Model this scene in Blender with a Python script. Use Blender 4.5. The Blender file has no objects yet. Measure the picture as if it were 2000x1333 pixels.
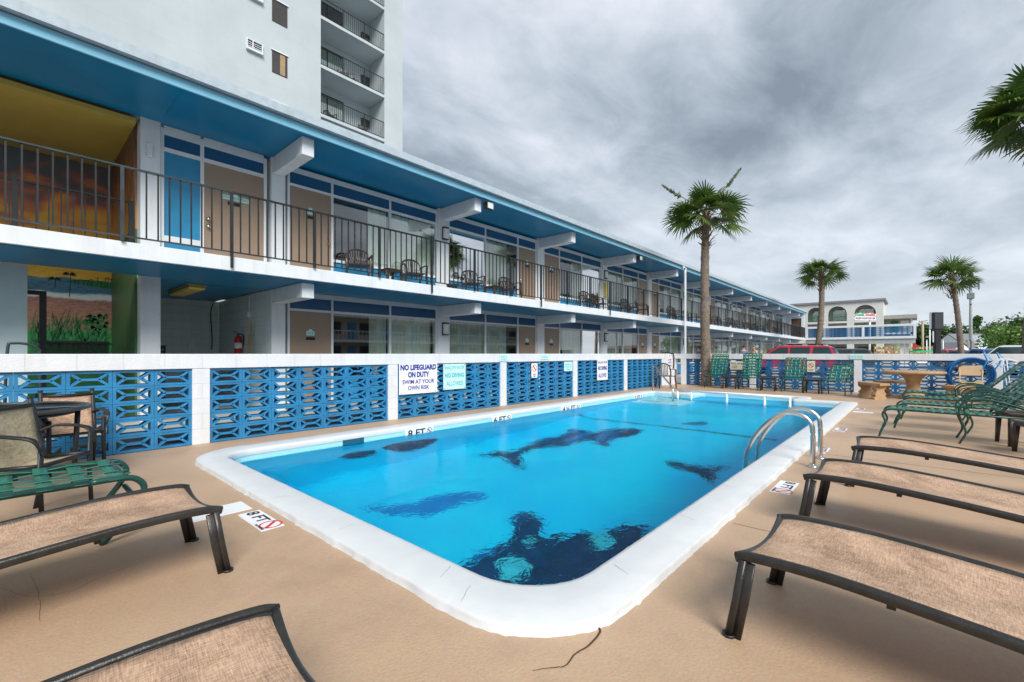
import bpy, math, random
from mathutils import Vector, Matrix, noise
from mathutils.geometry import tessellate_polygon
C = bpy.context.scene.collection
R = math.radians
rnd = random.Random(7)
# ------------------------------------------------------------------ camera frame helpers (metres <-> photo pixels, 2000 px wide)
FPX, HZ, EYE = 881.5, 691.0, 1.2
TH = R(41.7); FX, FY = math.cos(TH), math.sin(TH); RX, RY = FY, -FX
def at(px, Z, z=0.0):
    t = (px-1000)/FPX
    return Vector((Z*(FX+t*RX), Z*(FY+t*RY), z))
def gnd(px, py, h=0.0):
    return at(px, FPX*(EYE-h)/(py-HZ), h)
def onX(px, X):
    t = (px-1000)/FPX; Z = X/(FX+t*RX); return Z*(FY+t*RY), Z
def onY_(px, Y=6.0):
    t = (px-1000)/FPX; return Y*(FX+t*RX)/(FY+t*RY)
def hgt(py, Z): return EYE+(HZ-py)/FPX*Z
# ------------------------------------------------------------------ materials
M = {}
def nodes_of(name):
    m = bpy.data.materials.new(name); m.use_nodes = True
    nt = m.node_tree; return m, nt, nt.nodes, nt.links, nt.nodes['Principled BSDF']
def S(r, g, b):
    f = lambda c: (c/255/12.92 if c/255 <= .04045 else ((c/255+.055)/1.055)**2.4)
    return (f(r), f(g), f(b), 1)
def mat(name, col, rough=.5, metal=0, var=.12, vscale=3.0, bump=0, bscale=60, dirt=0, dirtcol=(.12,.10,.08,1), spec=.5, brick=None, fine=0, streak=0):
    if name in M: return M[name]
    m, nt, N, L, p = nodes_of(name)
    tc = N.new('ShaderNodeTexCoord')
    n1 = N.new('ShaderNodeTexNoise'); n1.inputs['Scale'].default_value = vscale; n1.inputs['Detail'].default_value = 6; n1.inputs['Roughness'].default_value = .6
    L.new(tc.outputs['Object'], n1.inputs['Vector'])
    cr = N.new('ShaderNodeValToRGB'); e = cr.color_ramp.elements
    e[0].position, e[1].position = .3, .7
    e[0].color = tuple(c*(1-var) for c in col[:3])+(1,); e[1].color = tuple(min(1, c*(1+var)) for c in col[:3])+(1,)
    L.new(n1.outputs['Fac'], cr.inputs['Fac']); out = cr.outputs['Color']
    hsock = None
    if fine:
        n3 = N.new('ShaderNodeTexNoise'); n3.inputs['Scale'].default_value = 90; n3.inputs['Detail'].default_value = 3; L.new(tc.outputs['Object'], n3.inputs['Vector'])
        mx = N.new('ShaderNodeMix'); mx.data_type = 'RGBA'; mx.blend_type = 'OVERLAY'; mx.inputs[0].default_value = fine
        L.new(out, mx.inputs[6]); L.new(n3.outputs['Color'], mx.inputs[7]); out = mx.outputs[2]
        bw = N.new('ShaderNodeHueSaturation'); bw.inputs['Saturation'].default_value = .95; L.new(out, bw.inputs['Color']); out = bw.outputs['Color']
    if dirt:
        n2 = N.new('ShaderNodeTexNoise'); n2.inputs['Scale'].default_value = 1.3; n2.inputs['Detail'].default_value = 10; n2.inputs['Roughness'].default_value = .7
        if streak:
            ms_ = N.new('ShaderNodeMapping'); ms_.inputs['Scale'].default_value = (4,4,.35); L.new(tc.outputs['Object'], ms_.inputs[0]); L.new(ms_.outputs[0], n2.inputs['Vector'])
        else: L.new(tc.outputs['Object'], n2.inputs['Vector'])
        r2 = N.new('ShaderNodeMapRange'); r2.inputs[1].default_value = .5; r2.inputs[2].default_value = .78; r2.inputs[4].default_value = dirt
        L.new(n2.outputs['Fac'], r2.inputs[0])
        mx = N.new('ShaderNodeMix'); mx.data_type = 'RGBA'; L.new(r2.outputs[0], mx.inputs[0]); L.new(out, mx.inputs[6]); mx.inputs[7].default_value = dirtcol; out = mx.outputs[2]
    if brick:
        sx = N.new('ShaderNodeSeparateXYZ'); L.new(tc.outputs['Object'], sx.inputs[0])
        ad = N.new('ShaderNodeMath'); L.new(sx.outputs[0], ad.inputs[0]); L.new(sx.outputs[1], ad.inputs[1])
        cb = N.new('ShaderNodeCombineXYZ'); L.new(ad.outputs[0], cb.inputs[0]); L.new(sx.outputs[2], cb.inputs[1])
        bt = N.new('ShaderNodeTexBrick'); L.new(cb.outputs[0], bt.inputs['Vector'])
        bt.inputs['Scale'].default_value = 1; bt.inputs['Brick Width'].default_value = brick[0]; bt.inputs['Row Height'].default_value = brick[1]
        bt.inputs['Mortar Size'].default_value = .005; bt.inputs['Mortar Smooth'].default_value = .3
        mx = N.new('ShaderNodeMix'); mx.data_type = 'RGBA'; mx.blend_type = 'MULTIPLY'
        mm = N.new('ShaderNodeMath'); mm.operation = 'MULTIPLY'; mm.inputs[1].default_value = brick[2]; L.new(bt.outputs['Fac'], mm.inputs[0])
        L.new(mm.outputs[0], mx.inputs[0]); L.new(out, mx.inputs[6]); mx.inputs[7].default_value = (.35,.36,.38,1); out = mx.outputs[2]
        hsock = bt.outputs['Fac']
    L.new(out, p.inputs['Base Color'])
    p.inputs['Roughness'].default_value = rough; p.inputs['Metallic'].default_value = metal; p.inputs['Specular IOR Level'].default_value = spec
    if bump or hsock:
        nb = N.new('ShaderNodeTexNoise'); nb.inputs['Scale'].default_value = bscale; nb.inputs['Detail'].default_value = 5
        L.new(tc.outputs['Object'], nb.inputs['Vector'])
        bp = N.new('ShaderNodeBump'); bp.inputs['Strength'].default_value = max(bump, .02); bp.inputs['Distance'].default_value = .01
        L.new(nb.outputs['Fac'], bp.inputs['Height'])
        if hsock:
            b2 = N.new('ShaderNodeBump'); b2.invert = True; b2.inputs['Strength'].default_value = .5; b2.inputs['Distance'].default_value = .006
            L.new(hsock, b2.inputs['Height']); L.new(bp.outputs[0], b2.inputs['Normal']); L.new(b2.outputs[0], p.inputs['Normal'])
        else: L.new(bp.outputs[0], p.inputs['Normal'])
    M[name] = m; return m
def lin(r, g, b): return (r, g, b, 1)
WHITE = mat('white_paint', lin(.72,.76,.79), .45, bump=.1, var=.04, dirt=.35, dirtcol=lin(.40,.42,.40), streak=1)
BLOCKW = mat('white_block_paint', lin(.70,.72,.75), .6, bump=.35, bscale=45, var=.05, dirt=.35, dirtcol=lin(.46,.46,.42), streak=1, brick=(.4,.2,.16))
BLOCKG = mat('grey_block_paint', lin(.68,.76,.74), .6, bump=.25, bscale=45, var=.05, dirt=.1, brick=(.4,.2,.4))
TOWERW = mat('tower_stucco', lin(.46,.52,.545), .75, bump=.4, bscale=9, var=.07, vscale=.5, brick=(4.1,1.36,.10), streak=1, dirt=.35, dirtcol=lin(.45,.52,.52))
BLUE = mat('soffit_blue', lin(.002,.20,.40), .30, var=.10, vscale=1.2, bump=.08, bscale=5, spec=.35)
FASC = mat('fascia_light_blue', lin(.20,.50,.68), .35, var=.06)
GUT = mat('gutter_metal', lin(.42,.50,.56), .35, var=.12, vscale=7, streak=1, dirt=.6, dirtcol=lin(.36,.38,.40))
NAVY = mat('transom_navy', lin(.012,.10,.24), .3, var=.1)
PBLUE = mat('panel_blue', lin(.02,.24,.45), .4, var=.1)
BREEZE = mat('breeze_block_blue', lin(.022,.205,.43), .5, bump=.3, bscale=50, var=.22, vscale=6, dirt=.4, dirtcol=lin(.05,.14,.24))
BREEZD = mat('breeze_block_deep_blue', lin(.012,.13,.32), .5, bump=.3, bscale=50, var=.2, vscale=6)
DOORB = mat('door_brown', lin(.31,.225,.16), .4, var=.07, vscale=2, bump=.08)
DOORD = mat('door_dark_brown', lin(.10,.06,.04), .4)
BLACK = mat('black_metal', lin(.012,.014,.016), .45, var=.3, vscale=12, dirt=.2, dirtcol=lin(.09,.09,.08))
GREYMET = mat('weathered_rail_metal', lin(.05,.065,.07), .35, metal=.3, var=.3)
DECKM = mat('tan_deck_paint', lin(.475,.32,.20), .5, bump=.3, bscale=70, var=.10, vscale=.7, dirt=.62, dirtcol=lin(.31,.20,.13), fine=.25)
COPE = mat('coping_white', lin(.64,.665,.68), .45, bump=.25, bscale=12, var=.04, vscale=4, dirt=.10, dirtcol=lin(.5,.52,.52))
ASPH = mat('asphalt', lin(.06,.06,.062), .9, bump=.5, bscale=80, var=.3, vscale=.4)
CHROME = mat('stainless_steel', lin(.62,.60,.56), .22, metal=1, var=.06)
FRAME = mat('bronze_aluminium', lin(.034,.032,.03), .30, metal=.35, var=.25, vscale=20, bump=.12, bscale=120, dirt=.35, dirtcol=lin(.11,.10,.09))
GREENF = mat('green_frame', lin(.012,.065,.052), .3, var=.25, metal=.1)
GREENS = mat('green_vinyl_strap', lin(.018,.16,.115), .32, var=.30, vscale=9, dirt=.35, dirtcol=lin(.12,.27,.22))
PLAST = mat('brown_resin', lin(.040,.024,.018), .42, var=.2)
BLKPL = mat('black_resin', lin(.02,.018,.017), .45, var=.2)
CONC = mat('tan_concrete', lin(.42,.27,.15), .85, bump=.8, bscale=35, var=.2, vscale=8, dirt=.4, dirtcol=lin(.22,.14,.08))
SIGNW = mat('sign_white', lin(.80,.82,.85), .35, var=.03, dirt=.12, dirtcol=lin(.55,.56,.55))
SIGNT = mat('sign_pale_teal', lin(.55,.80,.80), .35, var=.04)
SIGNC = mat('sign_cream', lin(.72,.70,.55), .4, var=.04)
INKB = mat('ink_blue', lin(.006,.01,.26), .5, var=.02)
INKT = mat('ink_teal', lin(.10,.52,.56), .5, var=.02)
INKK = mat('ink_black', lin(.008,.008,.01), .5, var=.02)
INKR = mat('ink_red', lin(.62,.03,.03), .5, var=.02)
INKG = mat('ink_green', lin(.02,.42,.14), .5, var=.02)
INKP = mat('ink_pink', lin(.75,.13,.14), .5, var=.02)
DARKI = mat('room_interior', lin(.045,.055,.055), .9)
CURT = mat('curtain_fabric', lin(.80,.84,.78), .9, var=.08, vscale=5)
BARK = mat('palm_bark', lin(.175,.14,.11), .95, bump=1, bscale=16, var=.5, vscale=16, dirt=.7, dirtcol=lin(.30,.25,.20))
BOOT = mat('palm_boot', lin(.20,.12,.065), .9, bump=.6, var=.4, vscale=6)
TRUNK = mat('tree_bark', lin(.10,.075,.055), .95, bump=.8, var=.3)
YELL = mat('yellow_ceiling_paint', lin(.52,.40,.09), .35, var=.08)
HOSE = mat('blue_hose', lin(.01,.14,.42), .35, var=.15)
BEIGE = mat('beige_metal', lin(.56,.40,.24), .4, var=.08)
RUB = mat('tyre_rubber', lin(.02,.02,.02), .8)
CARGL = mat('car_glass', lin(.02,.04,.045), .1, var=.1, spec=.4)
LIME = mat('brass_handle', lin(.75,.68,.5), .2, metal=1)
SKIN = mat('skin', lin(.50,.28,.18), .5, var=.05)
def leafmat(name, a, b, tip=None):
    m, nt, N, L, p = nodes_of(name)
    g = N.new('ShaderNodeTexCoord'); n = N.new('ShaderNodeTexNoise'); n.inputs['Scale'].default_value = 2.2; n.inputs['Detail'].default_value = 5
    L.new(g.outputs['Object'], n.inputs['Vector'])
    r = N.new('ShaderNodeValToRGB'); e = r.color_ramp.elements; e[0].position = .35; e[1].position = .65; e[0].color = a; e[1].color = b
    if tip: k = e.new(.74); k.color = tip
    L.new(n.outputs['Fac'], r.inputs['Fac']); L.new(r.outputs['Color'], p.inputs['Base Color']); p.inputs['Roughness'].default_value = .45
    p.inputs['Subsurface Weight'].default_value = 0
    tr = N.new('ShaderNodeBsdfTranslucent'); L.new(r.outputs['Color'], tr.inputs['Color'])
    mx = N.new('ShaderNodeMixShader'); mx.inputs[0].default_value = .25
    L.new(p.outputs[0], mx.inputs[1]); L.new(tr.outputs[0], mx.inputs[2]); L.new(mx.outputs[0], N['Material Output'].inputs['Surface'])
    M[name] = m; return m
PALML = leafmat('palm_leaf', lin(.035,.10,.014), lin(.125,.19,.032), lin(.34,.25,.07))
TREEL = leafmat('tree_leaf', lin(.035,.09,.025), lin(.09,.17,.045))
TREEL2 = leafmat('bush_leaf', lin(.06,.15,.02), lin(.17,.29,.05))
def glass(name, tint, refl):
    m, nt, N, L, p = nodes_of(name); N.remove(p)
    t = N.new('ShaderNodeBsdfTransparent'); t.inputs[0].default_value = tint
    g = N.new('ShaderNodeBsdfGlossy'); g.inputs['Roughness'].default_value = .02
    lw = N.new('ShaderNodeFresnel'); lw.inputs['IOR'].default_value = 1.5
    mr = N.new('ShaderNodeMapRange'); mr.inputs[1].default_value = .04; mr.inputs[3].default_value = refl; mr.inputs[4].default_value = 1
    L.new(lw.outputs[0], mr.inputs[0])
    mx = N.new('ShaderNodeMixShader'); L.new(mr.outputs[0], mx.inputs[0]); L.new(t.outputs[0], mx.inputs[1]); L.new(g.outputs[0], mx.inputs[2])
    L.new(mx.outputs[0], N['Material Output'].inputs['Surface']); M[name] = m; return m
GLASS = glass('window_glass', (.80,.88,.84,1), .24)
GLASST = glass('smoked_table_glass', (.12,.17,.18,1), .12)
def sling(name, a, b):
    m, nt, N, L, p = nodes_of(name)
    tc = N.new('ShaderNodeTexCoord'); sx = N.new('ShaderNodeSeparateXYZ'); L.new(tc.outputs['Object'], sx.inputs[0])
    def wave(sock, f):
        a1 = N.new('ShaderNodeMath'); a1.operation = 'MULTIPLY'; a1.inputs[1].default_value = f; L.new(sock, a1.inputs[0])
        s = N.new('ShaderNodeMath'); s.operation = 'SINE'; L.new(a1.outputs[0], s.inputs[0]); return s.outputs[0]
    w1 = wave(sx.outputs[0], 1250); w2 = wave(sx.outputs[1], 900)
    mu = N.new('ShaderNodeMath'); mu.operation = 'MULTIPLY'; L.new(w1, mu.inputs[0]); L.new(w2, mu.inputs[1])
    mr = N.new('ShaderNodeMapRange'); mr.inputs[1].default_value = -1; L.new(mu.outputs[0], mr.inputs[0])
    mp = N.new('ShaderNodeMapping'); mp.inputs['Scale'].default_value = (25, 260, 25); L.new(tc.outputs['Object'], mp.inputs[0])
    mq = N.new('ShaderNodeMapping'); mq.inputs['Scale'].default_value = (260, 25, 25); L.new(tc.outputs['Object'], mq.inputs[0])
    n = N.new('ShaderNodeTexNoise'); n.inputs['Scale'].default_value = 1; L.new(mp.outputs[0], n.inputs['Vector'])
    n2 = N.new('ShaderNodeTexNoise'); n2.inputs['Scale'].default_value = 1; L.new(mq.outputs[0], n2.inputs['Vector'])
    n3 = N.new('ShaderNodeTexNoise'); n3.inputs['Scale'].default_value = 5; n3.inputs['Detail'].default_value = 6; L.new(tc.outputs['Object'], n3.inputs['Vector'])
    ad = N.new('ShaderNodeMath'); L.new(n.outputs['Fac'], ad.inputs[0]); L.new(n2.outputs['Fac'], ad.inputs[1])
    ad2 = N.new('ShaderNodeMath'); ad2.operation = 'MULTIPLY_ADD'; ad2.inputs[1].default_value = .35; L.new(mr.outputs[0], ad2.inputs[0]); L.new(ad.outputs[0], ad2.inputs[2])
    ad3 = N.new('ShaderNodeMath'); L.new(ad2.outputs[0], ad3.inputs[0]); L.new(n3.outputs['Fac'], ad3.inputs[1])
    m2 = N.new('ShaderNodeMapRange'); m2.inputs[1].default_value = 1.25; m2.inputs[2].default_value = 2.1; L.new(ad3.outputs[0], m2.inputs[0])
    cr = N.new('ShaderNodeMix'); cr.data_type = 'RGBA'; cr.inputs[6].default_value = a; cr.inputs[7].default_value = b; L.new(m2.outputs[0], cr.inputs[0])
    L.new(cr.outputs[2], p.inputs['Base Color']); p.inputs['Roughness'].default_value = .75
    bp = N.new('ShaderNodeBump'); bp.inputs['Strength'].default_value = .5; bp.inputs['Distance'].default_value = .002; L.new(ad2.outputs[0], bp.inputs['Height']); L.new(bp.outputs[0], p.inputs['Normal'])
    M[name] = m; return m
SLING = sling('tan_sling', lin(.20,.115,.068), lin(.66,.45,.31))
SLING2 = sling('beige_sling', lin(.25,.20,.12), lin(.60,.52,.36))
# ------------------------------------------------------------------ mesh builder
class MB:
    def __init__(s): s.v = []; s.f = []; s.sm = []
    def add(s, vs, fs, smooth=False):
        o = len(s.v); s.v += [tuple(v) for v in vs]; s.f += [tuple(i+o for i in f) for f in fs]; s.sm += [smooth]*len(fs); return s
    def box(s, x0, y0, z0, x1, y1, z1, b=0):
        if x0 > x1: x0, x1 = x1, x0
        if y0 > y1: y0, y1 = y1, y0
        if z0 > z1: z0, z1 = z1, z0
        if b:
            b = min(b, (x1-x0)/2.01, (y1-y0)/2.01, (z1-z0)/2.01)
            vs = []; 
            for sx in (0, 1):
                for sy in (0, 1):
                    for sz in (0, 1):
                        X = x1 if sx else x0; Y = y1 if sy else y0; Z = z1 if sz else z0
                        dx = -b if sx else b; dy = -b if sy else b; dz = -b if sz else b
                        vs += [(X, Y+dy, Z+dz), (X+dx, Y, Z+dz), (X+dx, Y+dy, Z)]
            i = lambda a, b_, c, k: (a*4+b_*2+c)*3+k
            fs = [[i(0,0,0,0),i(0,0,1,0),i(0,1,1,0),i(0,1,0,0)], [i(1,0,0,0),i(1,1,0,0),i(1,1,1,0),i(1,0,1,0)],
                  [i(0,0,0,1),i(1,0,0,1),i(1,0,1,1),i(0,0,1,1)], [i(0,1,0,1),i(0,1,1,1),i(1,1,1,1),i(1,1,0,1)],
                  [i(0,0,0,2),i(0,1,0,2),i(1,1,0,2),i(1,0,0,2)], [i(0,0,1,2),i(1,0,1,2),i(1,1,1,2),i(0,1,1,2)]]
            for p in (0, 1):
                for q in (0, 1):
                    fs.append([i(p,q,0,0),i(p,q,0,1),i(p,q,1,1),i(p,q,1,0)]); fs.append([i(p,0,q,0),i(p,0,q,2),i(p,1,q,2),i(p,1,q,0)]); fs.append([i(0,p,q,1),i(0,p,q,2),i(1,p,q,2),i(1,p,q,1)])
                    for r in (0, 1): fs.append([i(p,q,r,0),i(p,q,r,1),i(p,q,r,2)])
            return s.add(vs, fs)
        vs = [(x0,y0,z0),(x1,y0,z0),(x1,y1,z0),(x0,y1,z0),(x0,y0,z1),(x1,y0,z1),(x1,y1,z1),(x0,y1,z1)]
        return s.add(vs, [(0,3,2,1),(4,5,6,7),(0,1,5,4),(1,2,6,5),(2,3,7,6),(3,0,4,7)])
    def sweep(s, path, prof, up=(0,0,1), closed=False, scale=None, cap=True, smooth=True):
        P = [Vector(p) for p in path]; n = len(P); m = len(prof); up = Vector(up); vs = []; pa = None
        for i in range(n):
            if closed: d = P[(i+1) % n]-P[i-1]
            else: d = P[min(i+1, n-1)]-P[max(i-1, 0)]
            d.normalize()
            a = d.cross(up)
            if a.length < .05: a = pa.copy() if pa else d.cross(Vector((1,0,0.01)))
            a.normalize()
            if pa and a.dot(pa) < 0: a = -a
            pa = a; b = a.cross(d).normalized()
            k = scale[i] if scale else 1
            for (u, w) in prof: vs.append(P[i]+a*u*k+b*w*k)
        fs = []
        for i in range(n if closed else n-1):
            j = (i+1) % n
            for k in range(m): fs.append((i*m+k, i*m+(k+1) % m, j*m+(k+1) % m, j*m+k))
        s.add(vs, fs, smooth)
        if cap and not closed:
            o = len(s.v)-len(vs)
            s.f.append(tuple(o+k for k in range(m))[::-1]); s.f.append(tuple(o+(n-1)*m+k for k in range(m))); s.sm += [False, False]
        return s
    def tube(s, path, r, n=8, **k): return s.sweep(path, circ(r, n), **k)
    def bar(s, a, b, w, h, up=(0,0,1)): return s.sweep([a, b], [(-w/2,-h/2),(w/2,-h/2),(w/2,h/2),(-w/2,h/2)], up=up, smooth=False)
    def lathe(s, prof, n=24, c=(0,0,0)):
        vs = []; 
        for (r, z) in prof:
            for k in range(n): a = 2*math.pi*k/n; vs.append((c[0]+r*math.cos(a), c[1]+r*math.sin(a), c[2]+z))
        fs = [(i*n+k, i*n+(k+1) % n, (i+1)*n+(k+1) % n, (i+1)*n+k) for i in range(len(prof)-1) for k in range(n)]
        s.add(vs, fs, True); o = len(s.v)-len(vs)
        s.f.append(tuple(o+k for k in range(n))[::-1]); s.f.append(tuple(o+(len(prof)-1)*n+k for k in range(n))); s.sm += [False, False]; return s
    def prism(s, pts, fn, d0, d1):      # pts 2-D outline, fn(u,v,d)->xyz
        n = len(pts); vs = [fn(u, v, d0) for u, v in pts]+[fn(u, v, d1) for u, v in pts]
        fs = [(i, (i+1) % n, n+(i+1) % n, n+i) for i in range(n)]
        tri = tessellate_polygon([[Vector((u, v, 0)) for u, v in pts]])
        fs += [tuple(t) for t in tri]+[tuple(n+i for i in t[::-1]) for t in tri]
        return s.add(vs, fs)
    def quad(s, a, b, c, d, smooth=False): return s.add([a, b, c, d], [(0,1,2,3)], smooth)
    def build(s, name, m, parent=None, inv=None):
        me = bpy.data.meshes.new(name); me.from_pydata(s.v, [], s.f); me.polygons.foreach_set('use_smooth', s.sm)
        me.materials.append(m); me.update()
        import bmesh
        bm = bmesh.new(); bm.from_mesh(me); bmesh.ops.recalc_face_normals(bm, faces=bm.faces); bm.to_mesh(me); bm.free()
        o = bpy.data.objects.new(name, me); C.objects.link(o)
        if parent:
            o.parent = parent
            if inv: o.matrix_parent_inverse = Matrix.Translation(-parent.location)
        return o
def circ(r, n=8): return [(r*math.cos(2*math.pi*k/n), r*math.sin(2*math.pi*k/n)) for k in range(n)]
def rr(w, h, r=.006):
    o = []
    for cx, cy, a0 in ((w/2-r, h/2-r, 0), (-w/2+r, h/2-r, 90), (-w/2+r, -h/2+r, 180), (w/2-r, -h/2+r, 270)):
        for k in range(3): a = R(a0+45*k); o.append((cx+r*math.cos(a), cy+r*math.sin(a)))
    return o
def cr_(pts, n=6):       # Catmull-Rom through points
    P = [Vector(p) for p in pts]; P = [2*P[0]-P[1]]+P+[2*P[-1]-P[-2]]; o = []
    for i in range(1, len(P)-2):
        for k in range(n):
            t = k/n; a, b, c, d = P[i-1:i+3]
            o.append(.5*((2*b)+(c-a)*t+(2*a-5*b+4*c-d)*t*t+(3*b-a-3*c+d)*t**3))
    o.append(P[-2]); return o
def thing(name, label, cat, loc=(0,0,0), rz=0, group=None):
    o = bpy.data.objects.new(name, None); C.objects.link(o); o.location = loc; o.rotation_euler = (0,0,rz)
    o.empty_display_size = .2
    return tag(o, label, cat, group)
def tag(o, label, cat=None, group=None):
    o['label'] = label
    if cat: o['category'] = cat
    if group: o['group'] = group
    return o
def struct(o): o['kind'] = 'structure'; return o
def dup(root, loc=None, rz=None, label=None, group=None, parent=None):
    r = root.copy(); C.objects.link(r)
    if parent: r.parent = parent
    if loc is not None: r.location = loc
    if rz is not None: r.rotation_euler = (0,0,rz)
    if label: r['label'] = label
    if group: r['group'] = group
    for ch in list(root.children):
        c = ch.copy(); C.objects.link(c); c.parent = r
        for g in list(ch.children):
            d = g.copy(); C.objects.link(d); d.parent = c
    return r
TXT = {}
def textmesh(body, bold=.022):
    if body[:2] in ('NO', 'ON') and 'RUNN' not in body: bold = .05
    if body not in TXT:
        cu = bpy.data.curves.new('lettering', 'FONT'); cu.body = body; cu.size = 1; cu.offset = bold; cu.resolution_u = 3
        o = bpy.data.objects.new('lettering', cu); C.objects.link(o)
        dg = bpy.context.evaluated_depsgraph_get(); me = bpy.data.meshes.new_from_object(o.evaluated_get(dg))
        V = [tuple(v.co) for v in me.vertices]; F = [tuple(p.vertices) for p in me.polygons]
        bpy.data.objects.remove(o); bpy.data.meshes.remove(me)
        x0 = min(v[0] for v in V); x1 = max(v[0] for v in V); y0 = min(v[1] for v in V); y1 = max(v[1] for v in V)
        TXT[body] = ([((v[0]-x0)/(x1-x0), (v[1]-y0)/(y1-y0)) for v in V], F)
    return TXT[body]
def lettering(mb, body, fn, u0, v0, w, h, d):     # fn(u,v,d)
    V, F = textmesh(body); mb.add([fn(u0+a*w, v0+b*h, d) for a, b in V], F)
def ring(mb, fn, cu, cv, ru, rv, th, d, n=28, a0=0, a1=360):
    vs = []; 
    for k in range(n+1):
        a = R(a0+(a1-a0)*k/n); vs += [fn(cu+ru*math.cos(a), cv+rv*math.sin(a), d), fn(cu+(ru-th)*math.cos(a), cv+(rv-th)*math.sin(a), d)]
    mb.add(vs, [(2*k, 2*k+1, 2*k+3, 2*k+2) for k in range(n)])
def nodive(mb, fn, cu, cv, r, d):
    ring(mb, fn, cu, cv, r, r, r*.16, d)
    a = r*.68; w = r*.11
    mb.add([fn(cu-a-w, cv+a-w, d), fn(cu-a+w, cv+a+w, d), fn(cu+a+w, cv-a+w, d), fn(cu+a-w, cv-a-w, d)], [(0,1,2,3)])
# ------------------------------------------------------------------ ground, deck, pool
def fillet(pts, rad, seg=8):
    out = []; n = len(pts)
    for i in range(n):
        p = Vector(pts[i]); a = (Vector(pts[i-1])-p).normalized(); b = (Vector(pts[(i+1) % n])-p).normalized(); r = rad[i]
        A = p+a*r; B = p+b*r; Cc = p+a*r+b*r
        for k in range(seg+1):
            t = k/seg*math.pi/2; out.append(Cc-b*r*math.cos(t)-a*r*math.sin(t))
    return out
IN = [(1.66,1.29),(13.2,1.29),(13.2,2.3),(14.1,2.3),(14.1,4.8),(13.2,4.8),(13.2,6.0),(1.66,6.0)]
OUT = [(1.36,.99),(13.5,.99),(13.5,2.02),(14.4,2.02),(14.4,5.08),(13.5,5.08),(13.5,6.32),(1.36,6.32)]
li = fillet(IN, [.42,.06,.06,.12,.12,.06,.12,.34]); lo = fillet(OUT, [.56,.14,.1,.3,.3,.1,.25,.6])
def dens(a, b):
    A, B = [], []; n = len(a)
    for i in range(n):
        p, q = a[i], a[(i+1) % n]; P, Q = b[i], b[(i+1) % n]; k = max(1, int(max((q-p).length, (Q-P).length)/(.035 if p.x < 7 or p.y < 3 else .08)))
        for j in range(k): A.append(p.lerp(q, j/k)); B.append(P.lerp(Q, j/k))
    return A, B
LI, LO = dens(li, lo)
def sheet(name, outer, holes, z, m):
    loops = [[Vector((x, y, 0)) for x, y in outer]]+[[Vector((p[0], p[1], 0)) for p in h] for h in holes]
    tri = tessellate_polygon(loops); vs = [(v.x, v.y, z) for l in loops for v in l]
    o = MB().add(vs, [tuple(t) for t in tri]).build(name, m); me = o.data
    if sum(p.normal.z for p in me.polygons) < 0: me.flip_normals()
    return o
DX0, DX1, DY0, DY1 = -5.0, 17.5, -5.0, 7.06
deckpoly = [(DX0,DY0),(DX1,DY0),(DX1,DY1),(DX0,DY1)]
deck = struct(sheet('pool_deck', deckpoly, [[(p.x, p.y) for p in LO]], 0, DECKM))
G = 900
struct(sheet('asphalt_ground', [(-G,-G),(G,-G),(G,G),(-G,G)], [deckpoly], -.004, ASPH))
struct(MB().box(-6, 8.7, .0, 53.9, 13.4, .004).build('concrete_walkway', mat('light_concrete', lin(.45,.44,.41), .85, bump=.3, var=.1)))  # likely walkway, added pale to bounce light up to the soffits
struct(MB().box(17.76, -70, -.002, 130, 8.6, .0).build('parking_lot', mat('pale_lot_paving', lin(.30,.30,.29), .85, bump=.4, var=.15, vscale=.3)))
# deck joints and crack
j = MB()
for x in (3.42, 6.5, 9.5, 12.5): j.box(x, -4.9, .001, x+.006, .96, .002)
j.build('deck_joint', mat('joint_dark', lin(.26,.165,.10), .9), deck)
k = MB(); cp = [gnd(1166,1222), gnd(1172,1236), gnd(1150,1262), gnd(1122,1280), gnd(1104,1302), gnd(1070,1306), gnd(1040,1312)]
cp = cr_([(p.x, p.y, .003) for p in cp], 5)
for i, p in enumerate(cp): p.x += rnd.uniform(-.004, .004)
k.sweep(cp, [(-.0035,0),(.0035,0),(0,.001)], scale=[1.5-i/len(cp)*1.2 for i in range(len(cp))]); k.build('crack', mat('crack_dark', lin(.07,.04,.025), .95), deck)
for pts in ([(60,1120),(72,1150),(78,1180),(76,1215)],[(0,1150),(60,1165),(140,1155),(190,1130),(260,1105)]):
    kk = MB(); q_ = cr_([(p.x, p.y, .002) for p in (gnd(*a) for a in pts)], 6)
    kk.sweep([Vector((p.x+rnd.uniform(-.004,.004), p.y+rnd.uniform(-.004,.004), p.z)) for p in q_], [(-.0009,0),(.0009,0),(0,.0004)]); kk.build('crack', M['joint_dark'], deck)
# coping
cop = MB(); n = len(LI); rings = []
for (f, z, jit) in ((0, -.03, 0), (-.012, .0, 0), (.008, .030, 0), (.03, .040, 0), (.12, .045, 0), (.5, .047, 0), (.95, .045, .002), (.975, .041, .004), (.985, .028, .008), (1.0, .004, .012), (1.02, -.01, .012)):
    rg = []
    for i in range(n):
        p = LI[i].lerp(LO[i], f); q = .8*noise.noise(Vector((p.x*5, p.y*5, f*3)))+.5*noise.noise(Vector((p.x*19, p.y*19, f)))+.5*noise.noise(Vector((p.x*41, p.y*41, f)))
        d = (LO[i]-LI[i]).normalized(); p = p+d*q*jit*1.5; rg.append((p.x, p.y, z+ (.002*q if 0 < f < 1 else 0)))
    rings.append(rg)
cop.add([v for rg in rings for v in rg], [(a*n+i, a*n+(i+1) % n, (a+1)*n+(i+1) % n, (a+1)*n+i) for a in range(len(rings)-1) for i in range(n)], True)
for i in range(len(cop.sm)):
    pass
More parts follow.
